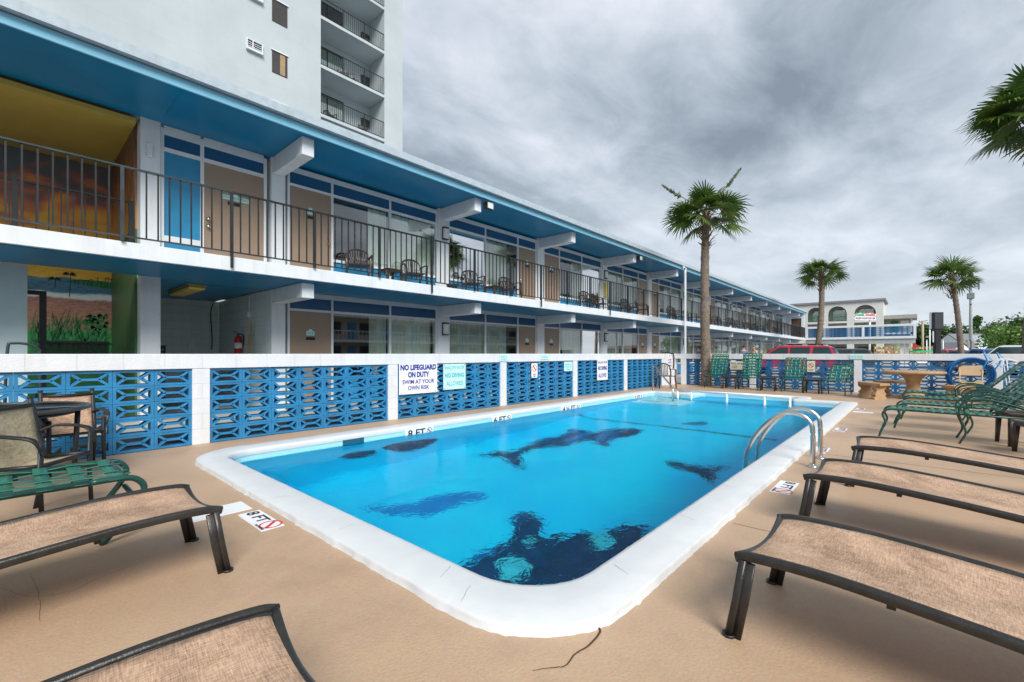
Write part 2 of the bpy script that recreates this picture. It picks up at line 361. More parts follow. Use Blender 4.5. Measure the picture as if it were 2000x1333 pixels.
# pool shell
def depth(x): return -1.7 if x < 7.6 else (-1.7+(x-7.6)/(10.6-7.6)*.75 if x < 10.6 else -.95)
pm, nt, N, L, p = nodes_of('pool_plaster')
tc = N.new('ShaderNodeTexCoord'); sx = N.new('ShaderNodeSeparateXYZ'); L.new(tc.outputs['Object'], sx.inputs[0])
nz = N.new('ShaderNodeTexNoise'); nz.inputs['Scale'].default_value = .9; nz.inputs['Detail'].default_value = 4; L.new(tc.outputs['Object'], nz.inputs['Vector'])
cr = N.new('ShaderNodeValToRGB'); e = cr.color_ramp.elements; e[0].position = .3; e[1].position = .7; e[0].color = lin(.0,.60,.98); e[1].color = lin(.0,.72,.99)
L.new(nz.outputs['Fac'], cr.inputs['Fac'])
gt = N.new('ShaderNodeMapRange'); gt.inputs[1].default_value = -.13; gt.inputs[2].default_value = -.12; L.new(sx.outputs[2], gt.inputs[0])
mx = N.new('ShaderNodeMix'); mx.data_type = 'RGBA'; L.new(gt.outputs[0], mx.inputs[0]); L.new(cr.outputs['Color'], mx.inputs[6]); mx.inputs[7].default_value = lin(.35,.72,.80)
L.new(mx.outputs[2], p.inputs['Base Color']); p.inputs['Roughness'].default_value = .6
pool = thing('swimming_pool', 'large blue swimming pool with white coping and painted dolphins', 'pool', (7.4, 3.6, 0))
cop.build('coping', COPE, pool, inv=1)
sh = MB(); LI2 = [q+(LI[i]-LO[i]).normalized()*-.006 for i, q in enumerate(LI)]
sh.add([(q.x, q.y, .02) for q in LI2]+[(q.x, q.y, -.13) for q in LI2]+[(q.x, q.y, -2.3) for q in LI2], [(a*n+i, a*n+(i+1) % n, (a+1)*n+(i+1) % n, (a+1)*n+i) for a in (0, 1) for i in range(n)], False)
xs = [1.5, 7.6, 10.6, 13.25]
for a, b in zip(xs, xs[1:]): sh.quad((a, 1.15, depth(a)), (b, 1.15, depth(b)), (b, 6.15, depth(b)), (a, 6.15, depth(a)))
sh.box(13.15, 2.2, -2.0, 14.2, 4.9, -.42)
shell = sh.build('pool_shell', pm, pool, inv=1)
ck = MB()
for i in range(0, n, 29):
    a, dd = LI[i], LO[i]-LI[i]; t0 = rnd.uniform(.05,.5); ck.sweep([(a.x+dd.x*t+rnd.uniform(-.008,.008), a.y+dd.y*t+rnd.uniform(-.008,.008), .0485) for t in (t0, t0+.12, t0+.26, t0+.4)], [(-.0011,0),(.0011,0),(0,.0004)])
q_ = ck.build('coping_crack', mat('hairline_grey', lin(.36,.38,.39), .9), pool, inv=1); q_['kind'] = 'stuff'
st = MB()
for r_, z in ((1.35, -.72), (.95, -.46), (.55, -.22)):
    st.box(13.22-r_, 6.03-r_, -1.02, 13.22, 6.03, z, .01)
st.build('pool_step', mat('step_white', lin(.55,.83,.95), .6), pool, inv=1)
# water
wm, nt, N, L, p = nodes_of('pool_water'); N.remove(p)
rf = N.new('ShaderNodeBsdfRefraction'); rf.inputs['IOR'].default_value = 1.33; rf.inputs['Roughness'].default_value = .02; rf.inputs[0].default_value = (.88,.99,1,1)
gl = N.new('ShaderNodeBsdfGlossy'); gl.inputs['Roughness'].default_value = .03
fr = N.new('ShaderNodeFresnel'); fr.inputs['IOR'].default_value = 1.33
tc = N.new('ShaderNodeTexCoord'); hs = None
for sc, w in ((5.5, 1.0), (17, .40), (1.4, 1.6)):
    nn = N.new('ShaderNodeTexNoise'); nn.inputs['Scale'].default_value = sc; nn.inputs['Detail'].default_value = 3; nn.inputs['Distortion'].default_value = .6; L.new(tc.outputs['Object'], nn.inputs['Vector'])
    mu = N.new('ShaderNodeMath'); mu.operation = 'MULTIPLY_ADD'; mu.inputs[1].default_value = w; L.new(nn.outputs['Fac'], mu.inputs[0])
    if hs: L.new(hs, mu.inputs[2])
    else: mu.inputs[2].default_value = 0
    hs = mu.outputs[0]
bp = N.new('ShaderNodeBump'); bp.inputs['Strength'].default_value = .5; bp.inputs['Distance'].default_value = .015; L.new(hs, bp.inputs['Height'])
for s in (rf, gl, fr): L.new(bp.outputs[0], s.inputs['Normal'])
mm = N.new('ShaderNodeMath'); mm.operation = 'MULTIPLY'; mm.inputs[1].default_value = .33; L.new(fr.outputs[0], mm.inputs[0])
ms = N.new('ShaderNodeMixShader'); L.new(mm.outputs[0], ms.inputs[0]); L.new(rf.outputs[0], ms.inputs[1]); L.new(gl.outputs[0], ms.inputs[2]); L.new(ms.outputs[0], N['Material Output'].inputs['Surface'])
WZ = -.095
water = struct(sheet('pool_water', [(q.x, q.y) for q in LI2], [], WZ, wm))
# painted dolphins, streaks and a rope shadow on the floor (positions found by refracting the sight line)
def floorpt(px, py, lift=.006):
    s = at(px, FPX*(EYE-WZ)/(py-HZ), WZ); d = (s-Vector((0,0,EYE))).normalized()
    hz = Vector((d.x, d.y, 0)); sn = hz.length/1.33; cs = math.sqrt(1-sn*sn); hz.normalize(); d = hz*sn+Vector((0,0,-cs))
    z = -1.7
    for _ in range(12):
        t = (WZ-z)/cs; q = s+d*t; z = depth(q.x)
    return Vector((q.x, q.y, z+lift))
DARKP = mat('mural_navy', lin(.003,.05,.13), .7, var=.6, vscale=8); FAINT = mat('mural_and_shadow_blue', lin(.0,.24,.62), .7, var=.1); LIGHTP = mat('mural_aqua', lin(.05,.62,.72), .7, var=.3, vscale=14)
def mural(name, pts, m, lift=.006, seg=4, grain=.05, halo=0):
    if m is DARKP and not halo: mural('painted_soft_edge', pts, mat('mural_halo', lin(.0,.20,.50), .7, var=.3, vscale=6), .003, 7, .07, 1)  # wider mid-blue copy under each floor dolphin paints ripple blur as a soft edge
    P = [floorpt(*q, lift) for q in pts]
    if halo:
        c_ = sum(P, Vector())/len(P); P = [c_+(q-c_)*(1+.03*halo) for q in P]
    P = cr_(P+[P[0]], seg)[:-1]
    P = [q+Vector((rnd.uniform(-grain, grain), rnd.uniform(-grain, grain), 0)) for q in P]
    tri = tessellate_polygon([[Vector((q.x, q.y, 0)) for q in P]])
    b = MB().add([(q.x, q.y, depth(q.x)+lift) for q in P], [tuple(t) for t in tri]); return b.build(name, m, shell)
mural('painted_dolphin', [(900,1108),(925,1098),(950,1080),(985,1066),(1002,1045),(1003,1018),(1030,1006),(1056,1020),(1062,1046),(1095,1054),(1140,1042),(1190,1038),(1240,1026),(1262,1030),(1262,1050),(1235,1078),(1190,1105),(1120,1145),(1000,1160),(930,1135)], DARKP)
mural('painted_spot', [(975,1108),(990,1094),(1020,1096),(1036,1112),(1024,1130),(1000,1136),(980,1124)], LIGHTP, .012, 3, .02)
mural('painted_spot', [(1152,1055),(1172,1044),(1198,1048),(1200,1062),(1178,1072),(1158,1066)], LIGHTP, .012, 3, .02)
mural('painted_spot', [(1020,1060),(1034,1055),(1048,1060),(1036,1066)], LIGHTP, .012, 2, .01)
mural('painted_dolphin', [(932,890),(965,884),(1010,882),(1050,862),(1095,852),(1120,838),(1160,846),(1205,838),(1252,840),(1235,852),(1195,858),(1178,872),(1150,860),(1100,872),(1050,876),(1016,890),(1022,914),(1004,908),(985,895)], DARKP)
mural('painted_dolphin', [(1298,903),(1330,905),(1380,914),(1425,912),(1402,922),(1385,942),(1368,926),(1330,918)], DARKP)
mural('mural_and_shadow_streak', [(700,992),(800,986),(860,968),(950,965),(915,984),(830,1004),(760,1008)], FAINT)
mural('mural_and_shadow_streak', [(1025,826),(1060,812),(1085,806),(1065,818),(1040,828)], FAINT)  # rope shadow painted as a faint blue streak on the floor
mural('painted_dolphin', [(1330,828),(1365,824),(1385,828),(1360,832)], mat('mural_mid', lin(.0,.2,.4), .7), .006, 3, .02)
def wallpt(px, py):
    s_ = at(px, FPX*(EYE-WZ)/(py-HZ), WZ); d = (s_-Vector((0,0,EYE))).normalized(); h_ = Vector((d.x, d.y, 0)); sn = h_.length/1.33; h_.normalize(); d = h_*sn+Vector((0,0,-math.sqrt(1-sn*sn)))
    t = (5.99-s_.y)/d.y; q = s_+d*t; return (q.x, max(q.z, -1.65))
for pts in ([(662,894),(690,884),(732,880),(728,889),(690,897)], [(743,876),(775,866),(852,857),(838,870),(790,883)]):
    W_ = cr_([wallpt(*q)+(0,) for q in pts+[pts[0]]], 4)[:-1]
    MB().prism([(p.x+rnd.uniform(-.02,.02), p.y+rnd.uniform(-.015,.015)) for p in W_], lambda u, v, d: (u, 5.992-d, v), 0, .003).build('painted_dolphin', DARKP, shell)
sk = MB(); x_ = onY_(690); sk.box(x_-.16, 5.985, -.15, x_+.16, 5.998, -.02); sk.build('skimmer_opening', mat('skimmer_dark', lin(.01,.10,.16), .5), shell)
rl = MB(); P = [floorpt(*q, .02) for q in ((1128,808),(1145,816),(1200,823),(1300,834),(1400,846),(1520,861))]
P = [Vector((q.x, q.y, depth(q.x)+.02)) for q in cr_(P, 4)]; rl.tube(P, .028, 6); rl.build('floor_line', INKK, shell)
# depth letters on the pool wall
for px, body, w in ((815,'8 FT',.34),(977,'6 FT',.34),(1112,'4 ½ FT',.5),(1245,'3 FT',.34)):
    t = (px-1000)/FPX; x = 6.0*(FX+t*RX)/(FY+t*RY); fn = lambda u, v, d: (x+u, 5.992-d, v)
    b = MB(); b.box(x-w*.72, 5.99, -.16, x+w*.95, 5.997, .0); pl = b.build('depth_tile', SIGNW, pool, inv=1)
    b = MB(); lettering(b, body, fn, -w*.55, -.135, w, .115, .004); nodive(b, fn, w*.7, -.075, .055, .004); b.build('depth_marking', INKK, pl)
# depth tiles on the deck
def decktile(x0, y0, x1, y1, fn, w, h, blank, label, body='8 FT'):
    o = thing('depth_marker', label, 'depth marker', ((x0+x1)/2, (y0+y1)/2, 0), 0, 'depth marker tiles around the pool')
    b = MB(); b.box(x0, y0, .0005, x1, y1, .004); b.build('tile', SIGNW, o, inv=1)
    if blank: return
    b = MB(); lettering(b, body, fn, .04*w, .3*h, .58*w, .58*h, .0055); lettering(b, 'NO DIVING', fn, .66*w, .06*h, .3*w, .12*h, .0055); b.build('lettering', INKK, o, inv=1)
    b = MB(); nodive(b, fn, .82*w, .6*h, .16*w, .0055); b.build('no_diving_symbol', INKR, o, inv=1)
decktile(1.145, 3.28, 1.295, 3.745, lambda u, v, d: (1.145+v, 3.745-u, d), .465, .15, False, 'white 8 FT no diving tile on deck beside the nearest left lounger foot')
decktile(.84, 3.82, 1.27, 4.07, None, 1, 1, True, 'blank white deck plate beside the 8 FT tile under a lounger foot')
for x, lab in ((4.42, 'white 8 FT no diving tile upside down on deck before the second right lounger'), (6.5, 'small depth tile on deck behind the pool ladder flanges'), (8.5, 'depth tile on deck between the ladder and the green loungers'), (12.0, 'farthest depth tile at the pool right far corner')):
    decktile(x, .79, x+.45, .94, lambda u, v, d, x=x: (x+.45-u, .94-v, d), .45, .15, False, lab)
decktile(11.55, .62, 11.75, 1.0-.06, None, 1, 1, True, 'small blank white strip on deck near the far right coping')
# ------------------------------------------------------------------ breeze block fence
def blocks(mb, fn, u0, v0, nu, nv, bw, bh, dep, th=.033):
    def pr(pts, d0, d1): mb.prism(pts, fn, d0, d1)
    g = .0015
    for i in range(nu):
        for jv in range(nv):
            a, b = u0+i*bw+g, v0+jv*bh+g; A, B = a+bw-2*g, b+bh-2*g; W, H = A-a, B-b
            pr([(a,b),(A,b),(A,b+th*.8),(a,b+th*.8)], 0, dep); pr([(a,B-th*.8),(A,B-th*.8),(A,B),(a,B)], 0, dep)
            pr([(a,b+th*.8),(a+th,b+th*.8),(a+th,B-th*.8),(a,B-th*.8)], 0, dep); pr([(A-th,b+th*.8),(A,b+th*.8),(A,B-th*.8),(A-th,B-th*.8)], 0, dep)
            m = (b+B)/2; q = W*.31; t = th*.42; e = .004
            pr([(a+q,m-t),(A-q,m-t),(A-q,m+t),(a+q,m+t)], .008, dep-.008)
            for s1, xx, xi in ((1, a+th*.6, a+q), (-1, A-th*.6, A-q)):
                for yy in (b+th*.5, B-th*.5):
                    dx, dy = xi-xx, m-yy; l = math.hypot(dx, dy); nx, ny = -dy/l*t, dx/l*t
                    pr([(xx+nx,yy+ny),(xx-nx,yy-ny),(xi-nx,m-ny),(xi+nx,m+ny)], .006, dep-.006)
fence = thing('breeze_block_wall', 'blue breeze block wall with white pillars and cap along the left pool side', 'wall', (7, 7.1, 0))
FY0 = 7.06
fnL = lambda u, v, d: (u, FY0+.03+d, v)
PIL = [1.63+2.955*k for k in range(-2, 6)]
b = MB(); b.box(DX0, FY0, 1.0, 16.6, FY0+.2, 1.195, .006); b.build('cap', BLOCKW, fence, inv=1)
for k, x in enumerate(PIL):
    b = MB(); b.box(x, FY0, -.02, x+.2, FY0+.2, .9985, .006); b.build('pillar', BLOCKW, fence, inv=1)
    if k < len(PIL)-1:
        wd = 2.755
        b = MB(); blocks(b, fnL, x+.2, 0, 7, 5, wd/7, .1995, .165); b.build('breeze_panel', BREEZE, fence, inv=1)
b = MB(); b.box(16.605, FY0-.05, -.02, 17.75, FY0+.2, 1.196, .006); b.build('solid_wall', BLOCKW, fence, inv=1)
FXX = 17.5
fence2 = thing('breeze_block_wall', 'blue breeze block wall with white pillars across the far pool end behind the green chairs', 'wall', (17.6, 1, 0))
fnF = lambda u, v, d: (FXX+.04+d, -u, v)
PY = [6.78-.2, 4.15, 1.2, -1.75, -4.7]      # pillar lower y
b = MB(); b.box(FXX, -5, 1.0, FXX+.2, FY0-.052, 1.19, .006); b.build('cap', BLOCKW, fence2, inv=1)
for k, y in enumerate(PY):
    b = MB(); b.box(FXX, y, -.02, FXX+.2, y+.2, .9985, .006); b.build('pillar', BLOCKW, fence2, inv=1)
    if k < 4:
        w = y-(PY[k+1]+.2); b = MB(); blocks(b, fnF, -y, 0, 7 if k else 6, 5, w/(7 if k else 6), .1995, .14); b.build('breeze_panel', BREEZD, fence2, inv=1)
# ---- signs on the walls
def sign(name, label, cat, fn, w, h, board, rows, ink, extra=None, group=None, loc=(0,0,0), holes=True):
    o = thing(name, label, cat, loc, 0, group)
    b = MB(); b.prism([(0,0),(w,0),(w,h),(0,h)], fn, 0, .006); b.build('board', board, o, inv=1)
    if rows:
        b = MB()
        for body, u, v, ww, hh in rows: lettering(b, body, fn, u*w, v*h, ww*w, hh*h, -.0015)
        b.build('lettering', ink, o, inv=1)
    if holes:
        b = MB()
        for u, v in ((.05,.04),(.95,.04),(.05,.96),(.95,.96)): ring(b, fn, u*w, v*h, .009, .009, .009, -.002, 10)
        b.build('screw', INKK, o, inv=1)
    if extra: extra(o, fn, w, h)
    return o
fs = lambda x, z: (lambda u, v, d: (x+u, FY0-.014+d, z+v))
sign('warning_sign', 'largest white sign reading NO LIFEGUARD ON DUTY in blue', 'sign', fs(4.80,.44), .88, .57, SIGNW,
     [('NO LIFEGUARD', .03, .78, .94, .19), ('ON DUTY', .22, .54, .56, .19), ('SWIM AT YOUR', .08, .33, .84, .14), ('OWN RISK', .22, .13, .56, .14)], INKB, loc=(5.24,7.05,.44))
sign('warning_sign', 'pale sign with teal letters SHALLOW WATER NO DIVING ALLOWED beside the lifeguard sign', 'sign', fs(5.84,.47), .60, .52, SIGNT,
     [('SHALLOW WATER', .05, .78, .9, .14), ('NO DIVING', .07, .46, .86, .18), ('ALLOWED', .13, .14, .76, .18)], INKT, loc=(6.1,7.05,.47))
def nd(o, fn, w, h): b = MB(); nodive(b, fn, w*.5, h*.66, w*.36, -.003); b.build('no_diving_symbol', INKR, o, inv=1)
sign('warning_sign', 'small white no diving symbol sign on the third blue panel', 'sign', fs(8.63,.60), .24, .36, SIGNW, [('NO', .3, .06, .4, .1), ('DIVING', .2, .2, .6, .08)], INKK, nd, loc=(8.7,7.05,.6))
sign('notice_plate', 'small turquoise notice under the cap at right end of the third panel', 'sign', fs(10.02,.72), .40, .26, SIGNT, [('SWIM AT', .1, .62, .8, .16), ('YOUR OWN', .1, .38, .8, .16), ('RISK', .3, .12, .4, .16)], INKT, loc=(10.2,7.05,.72))
sign('warning_sign', 'white sign with blue SHALLOW WATER NO DIVING ALLOWED on the fourth panel', 'sign', fs(11.72,.40), .62, .62, SIGNW,
     [('SHALLOW WATER', .06, .80, .88, .12), ('NO DIVING', .08, .48, .84, .2), ('ALLOWED', .12, .13, .76, .2)], INKB, loc=(12,7.05,.4))
sign('notice_plate', 'pale turquoise plate on the cap above the second visible pillar', 'sign', fs(7.48,1.03), .3, .14, SIGNT, [('DEPTH', .15, .55, .7, .25), ('8 FEET', .15, .15, .7, .25)], INKT, loc=(7.6,7.05,1), holes=False)
sign('notice_plate', 'pale turquoise plate on the cap over the middle of the third panel', 'sign', fs(9.02,1.05), .32, .12, SIGNT, [('NO RUNNING', .1, .35, .8, .3)], INKT, loc=(9.2,7.05,1), holes=False)
fp = lambda u, v, d: (16.75+u, FY0-.062+d, .52+v)
sign('pool_rules_sign', 'tall narrow white sign with blue lines on the corner wall', 'sign', fp, .42, .66, SIGNW, [('5', .4, .82, .16, .12), ('SHOWER', .15, .62, .7, .1), ('BEFORE', .15, .46, .7, .1), ('ENTERING', .1, .28, .8, .1), ('POOL', .25, .1, .5, .1)], INKB, loc=(16.9,7,.5), holes=False)
ff = lambda y, z: (lambda u, v, d: (FXX+.022-.04+d, y-u, z+v))
sign('pool_notice', 'cream POOL SPACE notice between the two left green chairs', 'sign', ff(4.98,.62), .48, .30, SIGNC, [('POOL HOURS', .08, .62, .84, .24), ('NO GLASS', .1, .38, .4, .1), ('OR PETS', .1, .2, .35, .1)], INKK, loc=(17.5,4.7,.6), holes=False)
def hand(o, fn, w, h): b = MB(); nodive(b, fn, w*.5, h*.6, w*.34, -.003); b.build('stop_symbol', INKR, o, inv=1)
sign('warning_sign', 'small cream sign with red and black symbol behind the third green chair', 'sign', ff(2.62,.60), .22, .36, SIGNC, [('STOP', .2, .1, .6, .14)], INKK, hand, loc=(17.5,2.5,.6), holes=False)
sign('notice_plate', 'pale grey plate on the far wall cap above a white pillar', 'sign', ff(1.50,1.035), .36, .13, SIGNT, [('POOL RULES', .1, .35, .8, .3)], INKT, loc=(17.5,1.3,1), holes=False)
b = MB(); b.tube(cr_([(16.6,FY0+.1,1.22),(16.8,FY0-.02,1.235),(17.02,FY0-.06,1.22),(17.22,FY0-.1,1.16),(17.30,FY0-.085,.9),(17.27,FY0-.085,.62)], 6), .024, 8)
tag(b.build('black_hose', BLKPL), 'black hose hooked over the corner wall beside the narrow sign', 'hose').location = (0,0,0)
# ------------------------------------------------------------------ motel building
WY, EDGE, B0, SP, NB = 10.0, 8.36, 3.82, 4.47, 11
XE = 55.6
bld = thing('motel_building', 'long two storey white and blue motel with brown doors and a black railed balcony', 'building', (28, 10, 0))
def bb(name, m, par=None, bev=0, **kw):
    b = MB(); 
    for bx in kw['bx']: b.box(*bx, bev)
    return b.build(name, m, par or bld, inv=None if par else 1)
bb('roof', GUT, bx=[(-6, 8.42, 5.36, XE, 17, 5.50)])
bb('soffit', BLUE, bx=[(1.83, 8.42, 5.30, XE, WY+.3, 5.355), (-6, 8.42, 5.30, 1.828, WY-.0, 5.355)])
bb('fascia', FASC, bx=[(-6, 8.385, 5.27, XE, 8.418, 5.42)], bev=.004)
g = MB(); g.sweep([(-6, 8.33, 5.52), (XE, 8.33, 5.52)], [(-.055,-.09),(.055,-.09),(.055,.06),(.04,.06),(.035,-.05),(-.06,-.05),(-.075,.02),(-.095,.055),(-.095,.07),(-.075,.07)], smooth=False)
g.build('gutter', GUT, bld, inv=1)
bb('roof_edge', GUT, bx=[(-6, 8.40, 5.50, XE, 8.7, 5.585)], bev=.01)
bb('balcony_slab', WHITE, bx=[(-6, EDGE, 2.56, XE-1.0, 8.42, 2.79)], bev=.006)
bb('balcony_underside', BLUE, bx=[(-6, 8.421, 2.545, 1.83, WY-.03, 2.57), (1.831, 8.421, 2.545, XE-1.0, WY+.29, 2.57), (3.9, WY+.29, 2.545, 3.9+.01, WY+.3, 2.57), (1.831, WY+.291, 2.54, 3.6, 13.5, 2.56)])
bb('balcony_floor', mat('balcony_floor', lin(.55,.56,.56), .8), bx=[(-6, 8.421, 2.574, 1.83, WY+.02, 2.782), (1.831, 8.421, 2.574, XE-1.0, 13.2, 2.782)])
# columns & beams
cols = [B0+SP*k for k in range(NB+1)]
for k, x in enumerate(cols):
    for b0 in (0, 2.7):
        w = .14 if k == 0 else .2
        bb('column', WHITE, bx=[(x-w, WY-.03, b0+(.09 if b0 else -.02), x+w, WY+.25, b0+(2.595 if b0 else 2.54))], bev=.006)
        bb('beam', WHITE, bx=[(x-.115, 8.58, b0+2.25, x+.115, WY-.032, b0+(2.597 if b0 else 2.541))], bev=.008)
def facade(x0, b0, mirror, idx):
    """one bay between columns: door + two windows"""
    a, e = x0+.2, x0+SP-.2
    fr, wd = .05, e-a
    def X(u): return (e-u) if mirror else (a+u)
    segs = [(.0, 1.0, 'door'), (1.0, 2.54, 'win'), (2.54, wd, 'win')]
    bz = b0+.09
    # frame: verticals + horizontals (butted)
    f = MB()
    for u in (0, .975, 2.52, wd-.05): f.box(X(u), WY+.02, bz, X(u+.05), WY+.10, b0+2.54, .003)
    tops = [(.05, .975), (1.025, 2.52), (2.57, wd-.05)]
    for (u0, u1) in tops:
        f.box(X(u0), WY+.022, b0+2.13, X(u1), WY+.098, b0+2.18); f.box(X(u0), WY+.022, b0+2.43, X(u1), WY+.098, b0+2.54)
    for (u0, u1) in tops[1:]: f.box(X(u0), WY+.015, b0+.62, X(u1), WY+.10, b0+.68)
    wf = f.build('window_frame', WHITE, bld, inv=1)
    t = MB()
    for (u0, u1) in tops: t.box(X(u0), WY+.05, b0+2.18, X(u1), WY+.07, b0+2.43)
    t.build('transom_panel', NAVY, bld, inv=1)
    t = MB()
    for (u0, u1) in tops[1:]: t.box(X(u0), WY+.05, bz, X(u1), WY+.07, b0+.62)
    t.build('wall_panel', PBLUE, bld, inv=1)
    d = bb('door', DOORB, bx=[(X(.05), WY+.045, bz, X(.975), WY+.085, b0+2.13)], bev=.003)
    h = MB()
    for zz in (1.0, 1.14): h.lathe([(.0,0),(.03,.0),(.03,.012),(.014,.02),(.014,.045),(.03,.05),(.028,.07),(0,.075)] if zz == 1.0 else [(0,0),(.028,0),(.026,.03),(0,.035)], 12)
    # lathe is along z; turn to face -y
    nv = []; half = len(h.v)//1
    cnt = 0
    for i, (x, y, z) in enumerate(h.v):
        zz = 1.0 if i < 8*12 else 1.14
        nv.append((X(.905)+x, WY+.043-z, b0+zz+y))
    h.v = nv; h.build('door_handle', LIME, d)
    p_ = MB(); xc = X(.5); fnn = lambda u, v, dd: (xc+u, WY+.04+dd, b0+1.6+v)
    p_.prism([(-.09,0),(.09,0),(.09,.1),(.05,.1),(.03,.14),(-.03,.14),(-.05,.1),(-.09,.1)], fnn, -.003, .004); pl = p_.build('number_plate', SIGNT, d)
    if idx == 0:
        q = MB(); lettering(q, '212' if b0 else '112', fnn, -.06, .03, .12, .055, -.0045); q.build('lettering', INKG, d)
    q = MB(); q.box(xc-.1, WY+.036, b0+1.50, xc+.1, WY+.044, b0+1.565); q.build('notice_plate', INKK, d)
    for wi, (u0, u1) in enumerate(tops[1:]):
        g1, g2 = sorted((X(u0), X(u1)))
        pn = MB(); pn.quad((g1, WY+.06, b0+.68), (g2, WY+.06, b0+.68), (g2, WY+.06, b0+2.13), (g1, WY+.06, b0+2.13)); pn.build('window_pane', GLASS, bld, inv=1)
        r = random.Random(idx*7+wi+(50 if b0 else 0)); W = g2-g1
        # curtains: the pane nearest the door is partly open, the other drawn
        if wi == 0: c0, c1 = (.66, 1.0) if not mirror else (.72, 1.0)
        else: c0, c1 = 0, .97
        if idx and wi == 0 and r.random() < .4: c0 = .25
        if mirror: c0, c1 = 1-c1, 1-c0
        cu = MB(); nn_ = max(10, int((c1-c0)*W/.03)); vs = []
        ph = r.uniform(0, 6)
        for i in range(nn_+1):
            x = g1+W*(c0+(c1-c0)*i/nn_); yy = WY+.2+.025*math.sin(x*52+ph)+.014*math.sin(x*23+ph*2)
            vs += [(x, yy, b0+.3), (x, yy+.01*math.sin(x*9), b0+2.13)]
        cu.add(vs, [(2*i, 2*i+2, 2*i+3, 2*i+1) for i in range(nn_)], True); cu.build('curtain', CURT, bld, inv=1)
for i in range(NB):
    for b0 in (0, 2.7): facade(cols[i], b0, i % 2 == 1, i)
# interiors
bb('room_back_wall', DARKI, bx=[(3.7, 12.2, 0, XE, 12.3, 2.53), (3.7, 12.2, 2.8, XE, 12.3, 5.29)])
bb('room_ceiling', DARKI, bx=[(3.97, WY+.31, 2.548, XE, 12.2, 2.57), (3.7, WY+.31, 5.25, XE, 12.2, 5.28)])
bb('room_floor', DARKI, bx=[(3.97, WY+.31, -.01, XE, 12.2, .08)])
pt = MB()
for k in range(1, NB+1):
    for b0 in (0, 2.7): pt.box(cols[k]-.06, WY+.26, b0+.09, cols[k]+.06, 12.19, b0+2.54)
pt.build('room_partition', mat('room_wall', lin(.28,.29,.26), .8), bld, inv=1)
# wall lamps on columns between windows
for k in (1, 3, 5, 7):
    for b0 in (0, 2.7):
        x = cols[k]; lb = bb('wall_lamp', BLACK, bx=[(x-.08, WY-.055, b0+1.72, x+.08, WY-.031, b0+2.08), (x-.085, WY-.15, b0+2.04, x+.085, WY-.055, b0+2.08), (x-.085, WY-.15, b0+1.72, x+.085, WY-.055, b0+1.745)], bev=.004)
        bb('lamp_glass', mat('lamp_glass', lin(.75,.75,.72), .3), lb, bx=[(x-.065, WY-.14, b0+1.745, x+.065, WY-.056, b0+2.04)], bev=.01)
# left part: housekeeping bay upstairs, stairwell and service recess
bb('column', WHITE, bx=[(1.55, WY-.03, 2.79, 1.83, WY+.3, 5.3)], bev=.006); bb('column', WHITE, bx=[(1.55, WY-.03, -.02, 1.83, WY+.3, 2.54)], bev=.006)
sl = bb('wall_light', WHITE, bx=[(1.63, WY-.11, 4.62, 1.71, WY-.031, 4.86)], bev=.015)
f = MB()
for u in (1.84, 2.44, 3.55): f.box(u, WY+.02, 2.79, u+(.06 if u > 2 else .05), WY+.1, 5.24, .003)
for u0, u1 in ((1.89, 2.44), (2.5, 3.55)): f.box(u0, WY+.022, 4.83, u1, WY+.098, 4.90); f.box(u0, WY+.022, 5.13, u1, WY+.098, 5.29)
f.box(1.89, WY+.022, 3.22, 2.44, WY+.098, 3.32); f.build('door_frame', WHITE, bld, inv=1)
bb('transom_panel', NAVY, bx=[(1.89, WY+.05, 4.9, 2.44, WY+.07, 5.13), (2.5, WY+.05, 4.9, 3.55, WY+.07, 5.13)])
bb('wall_panel', PBLUE, bx=[(1.89, WY+.05, 2.79, 2.44, WY+.07, 3.22), (1.89, WY+.05, 3.32, 2.44, WY+.07, 4.83)])
d = bb('door', DOORB, bx=[(2.5, WY+.045, 2.79, 3.55, WY+.085, 4.83)], bev=.003)
fnh = lambda u, v, dd: (2.78+u, WY+.035+dd, 4.22+v)
q = MB(); q.prism([(0,0),(.5,0),(.5,.085),(.3,.085),(.28,.12),(.22,.12),(.2,.085),(0,.085)], fnh, 0, .009); q.build('number_plate', SIGNT, d)
q = MB(); lettering(q, 'HOUSEKEEPING', fnh, .03, .018, .44, .055, -.002); q.build('lettering', INKG, d)
q = MB(); q.box(2.9, WY+.035, 4.12, 3.12, WY+.044, 4.185); q.build('notice_plate', INKK, d)
h = MB(); h.v = []
for zz in (3.62, 3.76):
    o_ = MB().lathe([(0,0),(.033,0),(.033,.012),(.015,.02),(.015,.05),(.034,.055),(.03,.08),(0,.085)], 12)
    h.add([(2.56+x, WY+.043-z, zz+y) for x, y, z in o_.v], o_.f, True)
h.build('door_handle', LIME, d)
